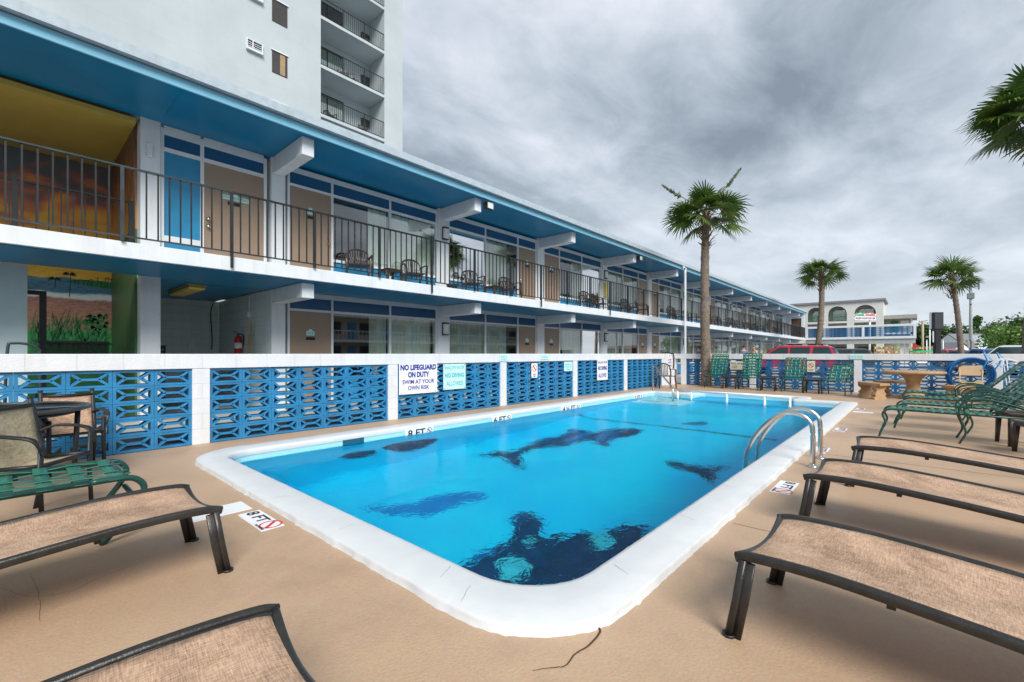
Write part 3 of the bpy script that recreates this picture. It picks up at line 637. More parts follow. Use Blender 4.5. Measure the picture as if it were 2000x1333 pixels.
# murals
def muralmat():
    m, nt, N, L, p = nodes_of('beach_mural_paint'); tc = N.new('ShaderNodeTexCoord'); sx = N.new('ShaderNodeSeparateXYZ'); L.new(tc.outputs['Object'], sx.inputs[0])
    n = N.new('ShaderNodeTexNoise'); n.inputs['Scale'].default_value = 2.5; n.inputs['Detail'].default_value = 8; mp = N.new('ShaderNodeMapping'); mp.inputs['Scale'].default_value = (1, 1, 2.6)
    L.new(tc.outputs['Object'], mp.inputs[0]); L.new(mp.outputs[0], n.inputs['Vector'])
    ma = N.new('ShaderNodeMath'); ma.operation = 'MULTIPLY_ADD'; ma.inputs[1].default_value = .16; L.new(n.outputs['Fac'], ma.inputs[0]); L.new(sx.outputs[2], ma.inputs[2])
    mb_ = N.new('ShaderNodeMath'); mb_.operation = 'MULTIPLY_ADD'; mb_.inputs[1].default_value = -.22; L.new(sx.outputs[0], mb_.inputs[0]); L.new(ma.outputs[0], mb_.inputs[2])
    mr = N.new('ShaderNodeMapRange'); mr.inputs[1].default_value = 1.1; mr.inputs[2].default_value = 3.1; L.new(ma.outputs[0], mr.inputs[0])
    cr = N.new('ShaderNodeValToRGB'); cr.color_ramp.interpolation = 'LINEAR'; e = cr.color_ramp.elements
    st = [(0,(.03,.16,.05)),(.3,(.03,.30,.08)),(.36,(.26,.18,.11)),(.50,(.42,.21,.14)),(.64,(.38,.19,.16)),(.665,(.75,.8,.8)),(.70,(.62,.75,.8)),(.72,(.06,.17,.27)),(.80,(.06,.19,.29)),(.855,(.11,.26,.34)),(.86,(.95,.55,.07)),(1,(.92,.50,.05))]
    e[0].position, e[0].color = st[0][0], st[0][1]+(1,); e[1].position, e[1].color = 1, st[-1][1]+(1,)
    for a, c in st[1:-1]: k = e.new(a); k.color = c+(1,)
    L.new(mr.outputs[0], cr.inputs[0])
    n2 = N.new('ShaderNodeTexNoise'); n2.inputs['Scale'].default_value = 14; n2.inputs['Detail'].default_value = 6; L.new(mp.outputs[0], n2.inputs['Vector'])
    mx = N.new('ShaderNodeMix'); mx.data_type = 'RGBA'; mx.blend_type = 'OVERLAY'; mx.inputs[0].default_value = .7; L.new(cr.outputs[0], mx.inputs[6]); L.new(n2.outputs['Fac'], mx.inputs[7])
    L.new(mx.outputs[2], p.inputs['Base Color']); p.inputs['Roughness'].default_value = .6; return m
def cloudmural(name, cols_, scale, stretch, pos=None):
    m, nt, N, L, p = nodes_of(name); tc = N.new('ShaderNodeTexCoord'); mp = N.new('ShaderNodeMapping'); mp.inputs['Scale'].default_value = stretch
    n = N.new('ShaderNodeTexNoise'); n.inputs['Scale'].default_value = scale; n.inputs['Detail'].default_value = 7; n.inputs['Distortion'].default_value = .8; L.new(tc.outputs['Object'], mp.inputs[0]); L.new(mp.outputs[0], n.inputs['Vector'])
    sx = N.new('ShaderNodeSeparateXYZ'); L.new(tc.outputs['Object'], sx.inputs[0])
    f = n.outputs['Fac']
    if pos:
        ma = N.new('ShaderNodeMapRange'); ma.inputs[1].default_value = pos[0]; ma.inputs[2].default_value = pos[1]; ma.inputs[3].default_value = -.3; ma.inputs[4].default_value = .3; L.new(sx.outputs[2], ma.inputs[0])
        ad = N.new('ShaderNodeMath'); L.new(f, ad.inputs[0]); L.new(ma.outputs[0], ad.inputs[1]); f = ad.outputs[0]
    cr = N.new('ShaderNodeValToRGB'); e = cr.color_ramp.elements; k = len(cols_); e[0].position = .25; e[0].color = lin(*cols_[0]); e[1].position = .78; e[1].color = lin(*cols_[-1])
    for i, c in enumerate(cols_[1:-1]): q = e.new(.25+.53*(i+1)/(k-1)); q.color = lin(*c)
    L.new(f, cr.inputs[0]); L.new(cr.outputs[0], p.inputs['Base Color']); p.inputs['Roughness'].default_value = .5; return m
BEACH = muralmat(); JUNG = cloudmural('jungle_mural_paint', [(.02,.08,.03),(.03,.16,.05),(.04,.13,.05),(.13,.08,.04),(.02,.06,.03)], 2.2, (2, 5, .6))
SUNSET = cloudmural('sunset_mural_paint', [(.90,.55,.08),(.88,.40,.08),(.66,.22,.09),(.30,.13,.13),(.12,.12,.15),(.10,.14,.18)], 1.3, (1, 1, 1.8), (3.5, 5.2))
BROWNM = cloudmural('brown_mural_paint', [(.55,.26,.05),(.32,.12,.05),(.12,.07,.05)], 2, (2, 2, 1), (3.5, 5.0))
bm_ = bb('mural_wall', BEACH, bx=[(-3, 12.9, 0, 1.55, 13.1, 3.40)])
q = MB(); q.box(1.52, WY+.26, 0, 1.549, 12.9, 3.4); q.build('mural_side_wall', JUNG, bld, inv=1)
bb('column_side', WHITE, bx=[(1.55, WY-.03, 2.54, 1.83, WY+.25, 2.789)])
bb('wall', mat('pale_teal_wall', lin(.55,.68,.70), .6, bump=.15, bscale=25, var=.05), bx=[(-6, WY-.02, 0, .22, WY+.25, 2.54)])
q = MB()      # painted palms, hill, grass: flat paint on the wall
fm = lambda u, v, dd: (u, 12.895-dd, v)
def ppalm(mb, x, z0, z1, r, d, n=13):
    mb.prism([(x-.006,z0),(x+.008,z0),(x+.003,z1),(x-.006,z1)], lambda u, v, dd: fm(u+(.02*math.sin((v-z0)*4)), v, dd), d, d+.001)
    for k in range(n):
        a = R(-30+240*k/(n-1)); ex, ez = x+r*math.cos(a), z1+r*.6*math.sin(a)-.15*r
        mb.prism([(x, z1-.01), ((x+ex)/2, (z1+ez)/2+r*.22), (ex, ez), ((x+ex)/2, (z1+ez)/2+r*.06)], fm, d, d+.001)
ppalm(q, .87, 2.36, 2.82, .12, .003); ppalm(q, .66, 2.52, 2.70, .11, .003)
for x, z in ((1.08,2.72),(1.14,2.73),(1.2,2.75),(1.29,2.80),(1.35,2.72),(1.41,2.8),(1.45,2.82),(1.5,2.8),(.95,2.7),(1.0,2.71)): ppalm(q, x, 2.62, z, .035, .003, 9)
q.build('painted_palms', mat('paint_dark', lin(.02,.035,.03), .7), bm_)
q = MB(); q.prism([(.75,2.67),(.9,2.70),(1.05,2.73),(1.3,2.74),(1.519,2.73),(1.519,2.58),(1.3,2.6),(1.05,2.64)], fm, .0015, .0025)
for k in range(230):
    x = rnd.uniform(.3, 1.5); z = rnd.uniform(1.25, 1.85)-.25*abs(x-.9)*rnd.random(); hh = rnd.uniform(.12, .42); le = rnd.uniform(-.12, .12)
    q.prism([(x-.008,z),(x+.008,z),(x+le,z+hh)], fm, .002+rnd.random()*.001, .004)
for (x, z) in ((1.2,1.95),(1.3,1.9),(1.38,2.0),(1.28,1.75),(1.4,1.82),(1.15,1.85)):
    for k in range(14):
        a = rnd.uniform(0, 6.28); q.prism([(x,z),(x+.09*math.cos(a),z+.07*math.sin(a)),(x+.09*math.cos(a+.5),z+.07*math.sin(a+.5))], fm, .005, .006)
q.build('painted_grass', mat('paint_green', lin(.025,.20,.07), .7, var=.4, vscale=9), bm_)
bb('grille', BLACK, bx=[(.45+.022*k, 12.84, 1.0, .458+.022*k, 12.86, 1.42) for k in range(46)]+[(.43, 12.84, 1.42, 1.48, 12.87, 1.46)])
bb('stair_frame', BLACK, bx=[(.36, 10.4, 0, .44, 10.5, 2.2), (-.4, 10.4, 2.14, .359, 10.5, 2.2)])
# service recess
bb('recess_wall', BLOCKG, bx=[(1.831, 13.5, 0, 3.68, 13.6, 2.54), (3.681, WY+.25, 0, 3.79, 13.5, 2.54), (1.7, WY+.31, 0, 1.83, 13.5, 2.54)])
lf = bb('ceiling_lamp', mat('lamp_frame', lin(.3,.26,.15), .4), bx=[(2.3, 10.3, 2.50, 2.62, 11.9, 2.54)], bev=.005)
bb('lamp_diffuser', mat('lamp_yellow', lin(.75,.52,.08), .3), lf, bx=[(2.32, 10.32, 2.44, 2.60, 11.88, 2.50)], bev=.02)
bb('outlet_box', WHITE, bx=[(3.02, 13.44, 1.33, 3.14, 13.5, 1.45), (2.6, 13.47, 1.37, 3.02, 13.5, 1.4)])
bb('wall_switch', WHITE, bx=[(3.62, 11.2, 2.02, 3.68, 11.28, 2.14), (3.66, 11.23, 2.14, 3.68, 11.25, 2.5)])
tag(bb('wall_poster', mat('poster_green', lin(.16,.40,.16), .5, var=.6, vscale=14), bld, bx=[(2.55, 13.46, 1.52, 2.84, 13.49, 1.74)]), 'small faded green poster')
q = MB(); q.tube(cr_([(3.55,13.45,2.5),(3.5,13.46,2.2),(3.53,13.46,1.6),(3.52,13.46,1.3)], 5), .012, 6); q.build('cable', BLACK, bld, inv=1)
# upper stairwell
bb('mural_wall', SUNSET, bx=[(-6, 12.9, 3.401, 1.55, 13.1, 5.3)]); bb('mural_side_wall', BROWNM, bx=[(1.5, WY+.26, 3.401, 1.549, 12.9, 5.3)])
bb('yellow_ceiling', YELL, bx=[(-6, WY+.001, 5.17, 1.499, 12.9, 5.25)])
# inner guard rail
def railing(x0, x1, y, nposts, z0, z1, name, par=None, m=BLACK, inv=1, zb=None):
    b = MB(); b.box(x0, y-.022, z1-.03, x1, y+.022, z1, .004); b.box(x0, y-.012, z0+.06, x1, y+.012, z0+.085)
    return b.build(name, m, par, inv=inv)
r_ = railing(-.2, 1.5, 10.28, 2, 2.79, 3.88, 'stair_railing', bld)
bb('baluster', BLACK, r_, bx=[(-.1+.14*k-.008, 10.272, 2.875, -.1+.14*k+.008, 10.288, 3.85) for k in range(12)]); bb('post', BLACK, r_, bx=[(.06, 10.25, 2.79, .13, 10.31, 3.95), (1.44, 10.25, 2.79, 1.5, 10.31, 3.87)])
# ---- balcony railing in segments of 4.1 m
x = -1.64; nb = 0; seg = 0; far = MB(); farp = MB()
baluster0 = MB().box(-.0095, -.0095, 0, .0095, .0095, .955); post0 = MB().box(-.02, -.022, -.12, .02, .022, 1.05)
bal_me = None; post_me = None
while x < XE-2:
    x1 = min(x+4.1, XE-1.05)
    b = MB(); b.box(x+.01, EDGE-.035, 3.83, x1-.01, EDGE+.015, 3.858, .004); b.box(x+.01, EDGE-.025, 2.855, x1-.01, EDGE+.005, 2.875)
    rl_ = b.build('balcony_railing', BLACK if x > 1 else GREYMET, bld, inv=1)
    nseg = round((x1-x)/.1367)
    for k in range(nseg+1):
        xx = x+k*(x1-x)/nseg; isp = k % 10 == 0
        if xx < -.3: continue
        if isp:
            if k == nseg: continue
            tall = (k == 0)
            if x < 15:
                o = MB().box(xx-.022, EDGE-.05, 2.60 if tall else 2.79, xx+.022, EDGE-.036, 3.83).box(xx-.018, EDGE-.036, 2.80, xx+.018, EDGE+.0, 3.829).build('post', BLACK if x > 1 else GREYMET, rl_)
            else: farp.box(xx-.03, EDGE-.04, 2.79, xx+.03, EDGE, 3.829)
        elif nb < 100:
            if bal_me is None:
                o = baluster0.build('baluster', BLACK, rl_); bal_me = o.data
            else:
                o = bpy.data.objects.new('baluster', bal_me); C.objects.link(o); o.parent = rl_
            o.location = (xx, EDGE-.01, 2.875); nb += 1
        else: far.box(xx-.011, EDGE-.018, 2.875, xx+.011, EDGE-.002, 3.83)
    x += 4.1
o = far.build('baluster', BLACK, bld, inv=1); o['kind'] = 'stuff'
farp.build('post', BLACK, bld, inv=1)
# downpipe and flood lights
dp = MB(); xp = cols[4]+.05; dp.sweep(cr_([(xp, 8.33, 5.45),(xp,8.30,5.36),(xp,8.22,5.22),(xp,8.22,5.05),(xp,8.22,2),(xp,8.22,.02)], 4), rr(.1,.08,.012), up=(0,1,0)); dp.build('downpipe', WHITE, bld, inv=1)
for k, dx in ((1, .2), (3, .16)):
    x = cols[k]+dx; fl = bb('flood_light', BLACK, bx=[(x, 8.44, 5.05, x+.24, 8.56, 5.24)], bev=.01)
    bb('lamp_glass', mat('flood_glass', lin(.7,.74,.7), .15), fl, bx=[(x+.02, 8.43, 5.07, x+.22, 8.4395, 5.22)]); bb('bracket', BLACK, fl, bx=[(x-.06, 8.5, 5.12, x-.001, 8.54, 5.2)])
q = MB(); q.tube(cr_([(cols[1]+.13, 9.98, 4.75),(cols[1]+.13,9.9,5.0),(cols[1]+.13,9.4,5.1),(cols[1]+.13,9.0,5.2),(cols[1]+.15,8.62,5.16)], 6), .012, 6); q.build('cable', WHITE, bld, inv=1)
# far end of the building
ew = bb('end_wall', WHITE, bx=[(XE-.9, 8.45, 2.80, XE-.7, 8.7, 5.3), (XE-.9, 9.6, 2.80, XE-.7, 10.0, 5.3), (XE-.9, 8.7, 4.85, XE-.7, 9.6, 5.3), (53.5, 10.02, 0, XE, 10.2, 5.3)])
bb('door', DOORD, bx=[(XE-.85, 8.702, 2.81, XE-.8, 9.598, 4.848)])
# walkway wing
wing = thing('walkway_bridge', 'raised walkway with blue breeze block railing crossing at the far end of the motel', 'walkway', (55, 4, 0))
WX = 54.6
def wb(name, m, bx, bev=0):
    b = MB(); 
    for q_ in bx: b.box(*q_, bev)
    return b.build(name, m, wing, inv=1)
wb('slab', WHITE, [(WX, -.15, 2.58, WX+1.9, 8.33, 2.80)], .01); wb('girder', mat('grey_paint', lin(.40,.43,.42), .6), [(WX+.12, -.1, 2.12, WX+.4, 8.33, 2.579)])
wb('cap', WHITE, [(WX, -.15, 3.72, WX+.2, 8.3, 3.92)], .006)
for y in (8.1, 3.55, -.15): wb('pillar', WHITE, [(WX, y, 2.801, WX+.2, y+.2, 3.719)])
for ya, yb in ((3.75, 8.1), (.05, 3.55)):
    b = MB(); nn = 11 if ya > 3 else 9; blocks(b, lambda u, v, d: (WX+.04+d, yb-u, v), 0, 2.80, nn, 5, (yb-ya)/nn, .1836, .1); b.build('breeze_panel', BREEZD, wing, inv=1)
wb('post', WHITE, [(WX+.45, .72, 0, WX+.72, .98, 2.58), (WX+.45, .38, 0, WX+.72, .62, 2.58)], .01)
wb('ceiling', mat('dark_underside', lin(.06,.05,.05), .8), [(WX+.41, -.2, 2.5, WX+1.8, 8.33, 2.579)])
# ------------------------------------------------------------------ tower
tower = thing('hotel_tower', 'tall pale white hotel tower with stacked balconies behind the motel', 'building', (4, 30, 0))
TD = 24.5
def tb(name, m, bx, par=None, bev=0):
    b = MB()
    for q_ in bx: b.box(*q_, bev)
    return b.build(name, m, par or tower, inv=None if par else 1)
tb('wall', TOWERW, [(-9, TD, 0, 11.6, 38, 36), (15.62, TD, 0, 16.95, 38, 36), (11.601, TD+1.7, 0, 15.619, 38, 36), (11.601, TD, 0, 15.619, TD+1.7, 8)])
ng, ncurt = mat('tower_rail', lin(.015,.02,.02), .4), mat('tower_curtain', lin(.80,.84,.74), .8, var=.2)
for i in range(-1, 6):
    z = 14.3+2.72*i
    tb('balcony_slab', TOWERW, [(11.602, TD-.02, z, 15.618, TD+1.699, z+.18)], bev=.01)
    r_ = tb('balcony_railing', ng, [(11.61, TD+.02, z+1.2, 15.61, TD+.06, z+1.24), (11.61, TD+.025, z+.24, 15.61, TD+.055, z+.27)])
    tb('baluster', ng, [(11.65+.1235*k, TD+.032, z+.27, 11.667+.1235*k, TD+.048, z+1.2) for k in range(33)], r_); tb('post', ng, [(x_, TD+.01, z+.18, x_+.05, TD+.07, z+1.25) for x_ in (12.9, 14.25)], r_)
    dr = tb('sliding_door', BLACK, [(11.75, TD+1.64, z+.18, 11.81, TD+1.697, z+2.3), (12.75, TD+1.64, z+.18, 12.81, TD+1.697, z+2.3), (13.75, TD+1.64, z+.18, 13.81, TD+1.697, z+2.3), (11.81, TD+1.64, z+2.24, 12.75, TD+1.697, z+2.3), (12.81, TD+1.64, z+2.24, 13.75, TD+1.697, z+2.3)])
    tb('door_curtain', ncurt, [(11.82, TD+1.67, z+.2, 12.74, TD+1.69, z+2.2), (12.82, TD+1.67, z+.2, 13.74, TD+1.69, z+2.2)], dr)
    tb('glass', GLASS, [(11.82, TD+1.655, z+.2, 13.74, TD+1.66, z+2.23)], dr)
    ac = tb('air_conditioner', ng, [(15.0, TD+1.6, z+1.35, 15.55, TD+1.697, z+1.85)])
for i in range(-1, 7):
    z = 15.6+2.62*i
    w_ = tb('window', mat('dark_window_frame', lin(.05,.035,.035), .5), [(9.06, TD-.03, z, 9.1, TD-.001, z+1.12), (9.77, TD-.03, z, 9.81, TD-.001, z+1.12), (9.1, TD-.03, z+1.08, 9.77, TD-.001, z+1.12), (9.1, TD-.03, z, 9.77, TD-.001, z+.04)])
    tb('pane', mat('tower_glass', lin(.05,.045,.04), .12, spec=.7), [(9.1, TD-.015, z+.04, 9.77, TD-.002, z+1.08)], w_)
    if i % 2 == 0: tb('curtain', mat('tan_curtain', lin(.36,.26,.14), .8), [(9.45, TD-.018, z+.04, 9.7, TD-.0155, z+1.08)], w_)
    tb('sill', WHITE, [(9.0, TD-.06, z+1.121, 9.86, TD-.001, z+1.18)], w_)
    u_ = tb('air_conditioner', WHITE, [(7.85, TD-.16, z+.55, 8.6, TD-.001, z+.66), (7.85, TD-.12, z+.66, 7.9, TD-.001, z+1.05), (8.12, TD-.12, z+.66, 8.16, TD-.001, z+1.05), (8.55, TD-.12, z+.66, 8.6, TD-.001, z+1.05), (7.85, TD-.12, z+1.05, 8.6, TD-.001, z+1.08)]+[(7.9, TD-.11, z+.73+.1*k, 8.55, TD-.09, z+.755+.1*k) for k in range(3)])
    tb('grille', BLACK, [(7.9, TD-.05, z+.66, 8.55, TD-.002, z+1.05)], u_)
# ------------------------------------------------------------------ opposite wing of the motel (seen in the window reflections)
opp = thing('opposite_motel_wing', 'two storey motel wing across the parking lot seen reflected in the windows', 'building', (15, -30, 0))
def ob(name, m, bx):
    b = MB(); 
    for q_ in bx: b.box(*q_)
    return b.build(name, m, opp, inv=1)
ob('wall', mat('cream_wall', lin(.50,.44,.34), .7), [(-20, -36, 0, 60, -30, 5.6)]); ob('balcony_slab', WHITE, [(-20, -30, 2.5, 60, -28.4, 2.8), (-20, -30, 5.4, 60, -28.3, 5.65)])
ob('balcony_railing', WHITE, [(-20, -28.45, 3.75, 60, -28.4, 3.85)]+[(-20+.5*k, -28.45, 2.8, -19.95+.5*k, -28.4, 3.75) for k in range(160)])
ob('door', PBLUE, [(-18+4.5*k, -29.98, b0+.1, -17+4.5*k, -29.9, b0+2.1) for k in range(17) for b0 in (0, 2.8)]); ob('window', DARKI, [(-16.5+4.5*k, -29.98, b0+.7, -14.4+4.5*k, -29.9, b0+2.1) for k in range(17) for b0 in (0, 2.8)])
# ------------------------------------------------------------------ sling loungers
def sling_lounger(name, label, loc, rz, W=.66, group='tan sling loungers around the pool'):
    o = thing(name, label, 'sun lounger', loc, rz, group)
    prof = cr_([(0,.345),(.08,.362),(.35,.365),(.75,.335),(1.1,.30),(1.35,.29)], 6)
    prof = [(p.x, p.y) for p in [Vector((a[0], a[1])) for a in prof]] if False else [(p[0], p[1]) for p in prof]
    back = [(1.38,.295),(1.7,.33),(2.0,.36)]
    for y in (.018, W-.018):
        b = MB(); b.sweep([(x, y, z) for x, z in prof+back], rr(.034,.041,.013), up=(0,0,1)); b.build('side_rail', FRAME, o)
        s = 1 if y < W/2 else -1
        b = MB(); b.sweep([(x+.005, y+s*.030, z-.006+(.0 if x < .1 else .0)) for x, z in prof[1:]], rr(.022,.03,.008)); b.build('inner_rail', FRAME, o)
        # legs: angled extrusion with a lip
        b = MB(); b.sweep([(.03,y,.345),(.0,y,.16),(-.03,y,.0)], rr(.030,.044,.008), up=(0,1,0)); b.sweep([(.050,y+s*.0,.335),(.024,y,.16),(-.006,y,.002)], rr(.048,.012,.004), up=(0,1,0)); b.build('leg', FRAME, o)
        b = MB(); b.sweep([(1.42,y,.29),(1.44,y,.15),(1.47,y,.0)], rr(.034,.05,.008), up=(0,1,0)); b.build('leg', FRAME, o)
        b = MB(); b.tube([(-.03,y,.012),(-.03,y,.0)], .028, 8); b.build('foot_cap', BLKPL, o)
    b = MB(); n = 12   # foot bar bows down in the middle
    b.sweep([(.012+.02*math.sin(math.pi*k/n), .018+(W-.036)*k/n, .352-.035*math.sin(math.pi*k/n)) for k in range(n+1)], rr(.034,.034,.012)); b.build('foot_bar', FRAME, o)
    b = MB(); b.bar((.5,.03,.325), (.5,W-.03,.325), .025, .02); b.build('cross_bar', FRAME, o)
    sl_ = MB(); cols_ = 16; xs_ = []; allp = prof+back
    path = cr_([(x, 0, z) for x, z in allp[::3]+[allp[-1]]], 4)
    vs = []
    for p in path:
        for k in range(cols_+1):
            t = k/cols_; sag = math.sin(math.pi*t)
            e0 = max(0, 1-p.x/.25)
            vs.append((p.x+.02+.03*(1-e0)*0+.012*sag*e0, .045+(W-.09)*t, p.z+.006-sag*(.022+.006*math.sin(p.x*4))))
    m_ = cols_+1; sl_.add(vs, [(i*m_+k, i*m_+k+1, (i+1)*m_+k+1, (i+1)*m_+k) for i in range(len(path)-1) for k in range(cols_)], True)
    s_ = sl_.build('sling', SLING, o); md = s_.modifiers.new('thickness', 'SOLIDIFY'); md.thickness = .003
    return o
sl1 = sling_lounger('sling_lounger', 'nearest tan mesh lounger at the lower right corner of the pool deck', (2.03,.56,0), R(-93))
dup(sl1, (3.66,.57,0), R(-92.5), 'tan mesh lounger standing second from the camera on the right beside the ladder')
dup(sl1, (5.06,.42,0), R(-89), 'tan mesh lounger farthest of the right row, next to the green strap loungers')
dup(sl1, (.775,3.47,0), R(181), 'tan mesh lounger on the left pointing at the deck 8 FT tile')
dup(sl1, (.605,1.60,0), R(174), 'tan mesh lounger at the bottom left, cropped by the photo edge')
# ------------------------------------------------------------------ green strap seats
def webbing(mb, P0, ux, uz, L, W, y0, cross, longs, cw, lw, rr_=.014):
    """woven straps on the plane through P0 along ux; cross straps over the rails, long straps woven through"""
    P0 = Vector(P0); ux = Vector(ux); uz = Vector(uz)
    for i in range(cross):
        u = L*(i+.5)/cross
        pts = []
        for k in range(17):
            t = k/16; lift = .006*math.sin(math.pi*longs*t+(i % 2)*math.pi)-.010*math.sin(math.pi*t)
            pts.append(P0+ux*u+Vector((0, y0+W*t, 0))+uz*(rr_+lift))
        pts = [pts[0]-uz*(2*rr_)+Vector((0,.004,0)), pts[0]-uz*rr_+Vector((0,-rr_*1.1,0))]+pts+[pts[-1]-uz*rr_+Vector((0,rr_*1.1,0)), pts[-1]-uz*(2*rr_)-Vector((0,.004,0))]
        vs = []
        for p in pts: vs += [p-ux*cw/2, p+ux*cw/2]
        mb.add(vs, [(2*k, 2*k+1, 2*k+3, 2*k+2) for k in range(len(pts)-1)], True)
    for j_ in range(longs):
        y = y0+W*(j_+.5)/longs; vs = []
        n = cross*4
        for k in range(n+1):
            u = L*k/n; lift = -.006*math.cos(math.pi*(u/L*cross-.5)+j_*math.pi)
            p = P0+ux*u+Vector((0,y,0))+uz*(rr_+lift-.010*math.sin(math.pi*(j_+.5)/longs)); vs += [p-Vector((0,lw/2,0)), p+Vector((0,lw/2,0))]
        mb.add(vs, [(2*k, 2*k+1, 2*k+3, 2*k+2) for k in range(n)], True)
def strap_seat(name, label, cat, loc, rz, seatL=1.25, backL=.8, ang=45, W=.6, H=.40, arms=True, r=.014, style='cabriole', group=None, cross=10, longs=5, armr=.011, cw=.05, lw=.03):
    o = thing(name, label, cat, loc, rz, group)
    ca, sa = math.cos(R(ang)), math.sin(R(ang)); ux = Vector((1,0,0)); uz = Vector((0,0,1)); bx = Vector((ca,0,sa)); bz = Vector((-sa,0,ca))
    for y in (0, W):
        b = MB()
        if style == 'cabriole':
            b.tube(cr_([(-.04,y,0),(-.012,y,.10),(.03,y,.20),(.0,y,.31),(.02,y,H-.03),(.09,y,H),(.25,y,H)], 5), r, 8)
            b.build('leg', GREENF, o); b = MB(); b.tube([(.25,y,H),(seatL+.45,y,H-.02)], r, 8)
        elif style == 'loop':
            b.tube(cr_([(.20,y,.0),(.07,y,.16),(-.01,y,H-.10),(.03,y,H-.02),(.12,y,H),(.25,y,H)], 5), r, 8)
            b.build('leg', GREENF, o); b = MB(); b.tube([(.25,y,H),(seatL,y,H)], r, 8)
        else:
            b.tube([(0,y,0),(0,y,H)], r, 8); b.build('leg', GREENF, o); b = MB(); b.tube([(0,y,H),(seatL,y,H-.02)], r, 8)
        b.build('seat_rail', GREENF, o)
        b = MB(); base = Vector((seatL,y,H)); b.tube([base, base+bx*backL], r, 8); b.build('back_rail', GREENF, o)
        b = MB()
        if style == 'cabriole': b.tube(cr_([(seatL-.33,y,H-.02),(seatL-.31,y,.30),(seatL-.27,y,.15),(seatL-.33,y,.0)], 5), r*.9, 8); b.tube([(seatL+.42,y,H-.02),(seatL+.46,y,0)], r*.9, 6)
        elif style == 'loop': b.tube([(seatL-.2,y,H),(seatL-.2,y,0)], r, 8)
        else: b.tube([(seatL+.02,y,H),(seatL+.08,y,0)], r, 8)
        b.build('rear_leg', GREENF, o)
        if arms:
            b = MB(); s = -1 if y == 0 else 1; x0 = seatL-.33 if seatL > .8 else .05
            b.tube(cr_([(x0,y+s*.012,H-.02),(x0+.0,y+s*.025,H+.09),(x0+.09,y+s*.03,H+.18),(x0+.27,y+s*.03,H+.20),(x0+.52,y+s*.02,H+.13),(x0+.78 if seatL > .8 else x0+.6,y+s*.014,H+.02 if seatL > .8 else H+.17)], 6), armr, 8); b.build('armrest', GREENF if seatL > .8 else BLACK, o)
            if seatL > .8:
                b = MB(); b.tube(cr_([(x0+.05,y+s*.012,H-.02),(x0+.05,y+s*.02,H+.07),(x0+.14,y+s*.025,H+.135),(x0+.32,y+s*.025,H+.145),(x0+.55,y+s*.02,H+.08),(x0+.78,y+s*.014,H)], 6), armr*.8, 8); b.build('armrest', GREENF, o)
    b = MB(); b.tube([(.09 if style != 'straight' else .0,0,H-.001),(.09 if style != 'straight' else 0,W,H-.001)], r, 8); b.tube([(seatL,0,H-.02),(seatL,W,H-.02)], r, 8)
    if style != 'straight': b.tube([(.025 if style == 'cabriole' else .0,0,.2),(.025 if style == 'cabriole' else .0,W,.2)], r*.9, 8)
    else: b.tube([(0,0,.18),(0,W,.18)], r*.8, 8)
    b.build('cross_bar', GREENF, o)
    b = MB(); t = Vector((seatL,0,H))+bx*backL; b.tube([t, t+Vector((0,W,0))], r, 8); b.build('back_top_bar', GREENF, o)
    b = MB(); webbing(b, (.05,0,H), ux, uz, seatL-.07, W, 0, cross, longs, cw, lw, r); q = b.build('seat_webbing', GREENS, o); q.modifiers.new('t','SOLIDIFY').thickness = .004
    b = MB(); webbing(b, Vector((seatL,0,H))+bx*.03, bx, bz, backL-.05, W, 0, max(4, int(backL/.1)), longs, cw, lw, r); q = b.build('back_webbing', GREENS, o); q.modifiers.new('t','SOLIDIFY').thickness = .004
    return o
g1 = strap_seat('strap_lounger', 'nearest green strap lounger of the right row, in front with curved legs', 'sun lounger', (8.46,.34,0), R(-90), 1.12, .85, 48, .56, group='green strap loungers in a row', cross=12, longs=5, cw=.045)
for x, y, rz, lab in ((9.55,.20,-88.5,'second green strap lounger from the camera in the right row'), (10.9,.14,-90,'third green strap lounger from the camera in the right row'), (12.4,.18,-91,'farthest green strap lounger in the right row, nearest the stone table')):
    dup(g1, (x,y,0), R(rz), lab)
strap_seat('strap_lounger', 'green strap lounger on the left between the metal chair and the tan lounger', 'sun lounger', (.60,4.46,0), R(180), 1.5, .7, 35, .66, .40, False, .019, 'loop', 'green strap loungers in a row', 9, 5, cw=.07, lw=.035)
gc = [((16.4,5.52),-1,.80,72,'tall green strap chair beside the big palm trunk'), ((16.35,4.38),4,.82,74,'green strap chair with tall back left of the middle pillar'), ((16.3,3.13),2,.74,62,'green strap chair with lower back right of the middle pillar'), ((15.95,2.02),-8,.60,52,'rightmost green strap chair facing the pool by the stone bench')]
for (x, y), dz, bl, an, lab in gc:
    strap_seat('strap_chair', lab, 'chair', (x, y, 0), R(dz), .55, bl, an, .56, .40, True, .014, 'straight', 'green strap chairs along the far wall', 6, 5, .016, .06, .04).scale = (1,-1,1)
